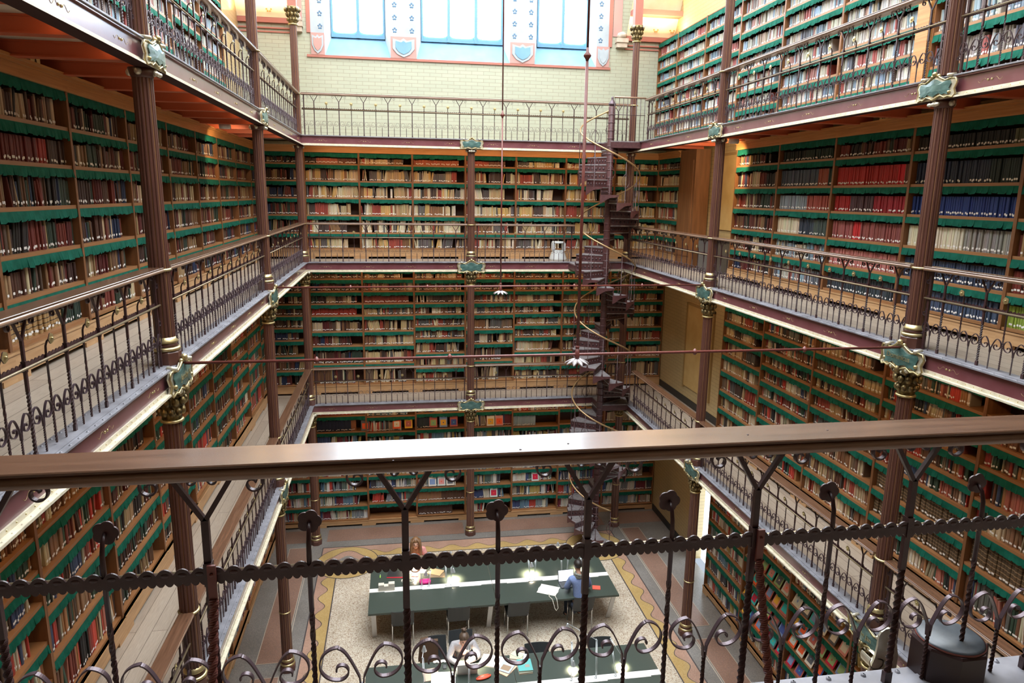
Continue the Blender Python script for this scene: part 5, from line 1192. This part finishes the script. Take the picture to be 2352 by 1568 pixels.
# ---------------------------------------------------------------- face-out magazines on the ground floor
rm = random.Random(11); MC = [(.85, .12, .03), (.04, .50, .50), (.06, .10, .35), (.55, .02, .06), (.75, .70, .60), (.80, .45, .05), (.12, .13, .15), (.60, .66, .62), (.45, .12, .10), (.22, .32, .55), (.70, .30, .28), (.30, .45, .20)]
CN = ['orange', 'teal', 'dark blue', 'crimson', 'cream', 'amber', 'charcoal', 'pale green', 'brick red', 'steel blue', 'pink', 'leaf green']
def magazine(label, m, w_, h, ci):
    t = thing('magazine', label, 'magazine', m.translation, 0, 'magazines displayed face out'); t.rotation_euler = m.to_euler()
    pbox('cover', t, 0, w_, 0, .006, 0, h, MC[ci]) if False else None
    b = MB(); b.box(0, w_, -.004, .004, 0, h, flat(MC[ci], .35, 'magazine_cover')); part('cover', b, t)
    c2 = MC[(ci+rm.randrange(1, 11)) % 12]; b = MB(); b.box(w_*.14, w_*.86, -.0052, -.004, h*.16, h*.70, flat(c2, .35, 'cover_art')); b.sphere((w_*.5, -.0045, h*.42), w_*.2, flat(MC[(ci+5) % 12], .35), 10, 6, (1, .02, 1.2)); part('cover_picture', b, t)
for bay, rows in ((1, (3, 4, 5, 6)), (2, (3, 4, 5, 6)), (3, (4, 5, 6))):
    zs = SHV['L0a' if bay % 2 else 'L0b']
    for r_ in rows:
        n = 6; W = RY[bay]-RY[bay+1]
        for k in range(n):
            ci = rm.randrange(12); w_ = rm.uniform(.17, .22); h = rm.uniform(.24, .29)
            m = Matrix.Translation((FX+.01, RY[bay]-.05-k*(W-.1)/n-.015, zs[r_]+.004)) @ Matrix.Rotation(-PI/2, 4, 'Z') @ Matrix.Rotation(math.radians(-24), 4, 'X')
            magazine('%s magazine face out, ground floor right, bay %s from far, shelf %s, %s along' % (CN[ci], ordn(bay+1), ordn(r_+1), ordn(k+1)), m, w_, h, ci)
for px, ci, z in ((-2.72, 6, -4.42), (-1.92, 0, -4.40), (-1.62, 5, -4.40), (-.98, 8, -4.40), (-.72, 9, -4.40), (-.45, 8, -4.40), (.52, 4, -4.42), (.75, 10, -4.42), (-1.02, 4, -6.03), (-.78, 7, -6.03), (-.55, 4, -6.03), (.62, 7, -6.43), (1.75, 7, -6.03)):
    m = Matrix.Translation((px, FY-.012, z+.034)) @ Matrix.Rotation(math.radians(-12), 4, 'X')
    magazine('%s magazine face out on far ground floor shelf, %s of centre column, %s place' % (CN[ci], 'left' if px < 0 else 'right', ordn(int(abs(px)*4)+1)), m, .20, .27, ci)

# ---------------------------------------------------------------- small things on the galleries
t = thing('kick_stool', 'white round kick stool on the far middle gallery floor', 'stool', (2.22, 15.55, 0))
b = MB(); b.lathe([(.215, 0), (.215, .05), (.15, .24), (.15, .25)], flat((.72, .76, .76), .4, 'stool_white'), 24); part('lower_drum', b, t)
b = MB(); 
for s in (-1, 1): b.box(s*.13-.03, s*.13+.03, -.10, .10, .24, .42, flat((.72, .76, .76), .4))
b.lathe([(.165, .42), (.165, .45), (.15, .46)], flat((.72, .76, .76), .4), 24); part('upper_step', b, t)
for x, y, rz, tx, nm in ((FX+.02, 7.5, -PI/2, '63', 'right wall cornice'), (-FX-.02, 5.65, PI/2, '', 'left wall cornice, nearer'), (-FX-.02, 8.75, PI/2, '', 'left wall cornice, farther')):
    t = thing('shelf_sign', 'small yellow-lit number sign above the %s' % nm, 'sign', (x, y, 2.645), rz); b = MB(); b.box(-.09, .09, -.01, 0, 0, .095, flat((.80, .60, .30), .6, 'sign_card')); part('card', b, t)
    if tx:
        text_mesh('digits', tx, .09, .0008, flat((.02, .02, .02)), t, (0, -.0115, .048), (PI/2, 0, 0))
    else: b = MB(); b.tube([(-.012, -.012, .02), (0, -.012, .07), (.012, -.012, .02)], .004, flat((.05, .03, .02)), 5); part('hook', b, t)
t = thing('reading_desk', 'small dark reading desk in the right alcove of the middle gallery', 'desk', (5.0, 12.7, 0))
pbox('desk_top', t, -.2, .2, -.5, .5, .70, .73, (.05, .05, .05)); pbox('desk_body', t, -.17, .2, -.46, .46, 0, .70, (.10, .09, .08))
# black floor-standing hook posts and book stacks in the far right corner shelf
for k, (x, n) in enumerate(((4.1, 5), (4.45, 4), (3.45, 4))):
    for j_ in range(n):
        c = rnd.choice(P['tan']); closed_book('%s book lying flat in corner stack %s, %s from bottom' % (cname(c), ['nearest the corner', 'on its right', 'behind the spiral stair'][k], ordn(j_+1)), x, FY+.12, rnd.uniform(-.1, .1), .24, .17, .035, c, z=7+.2525+j_*.0355)
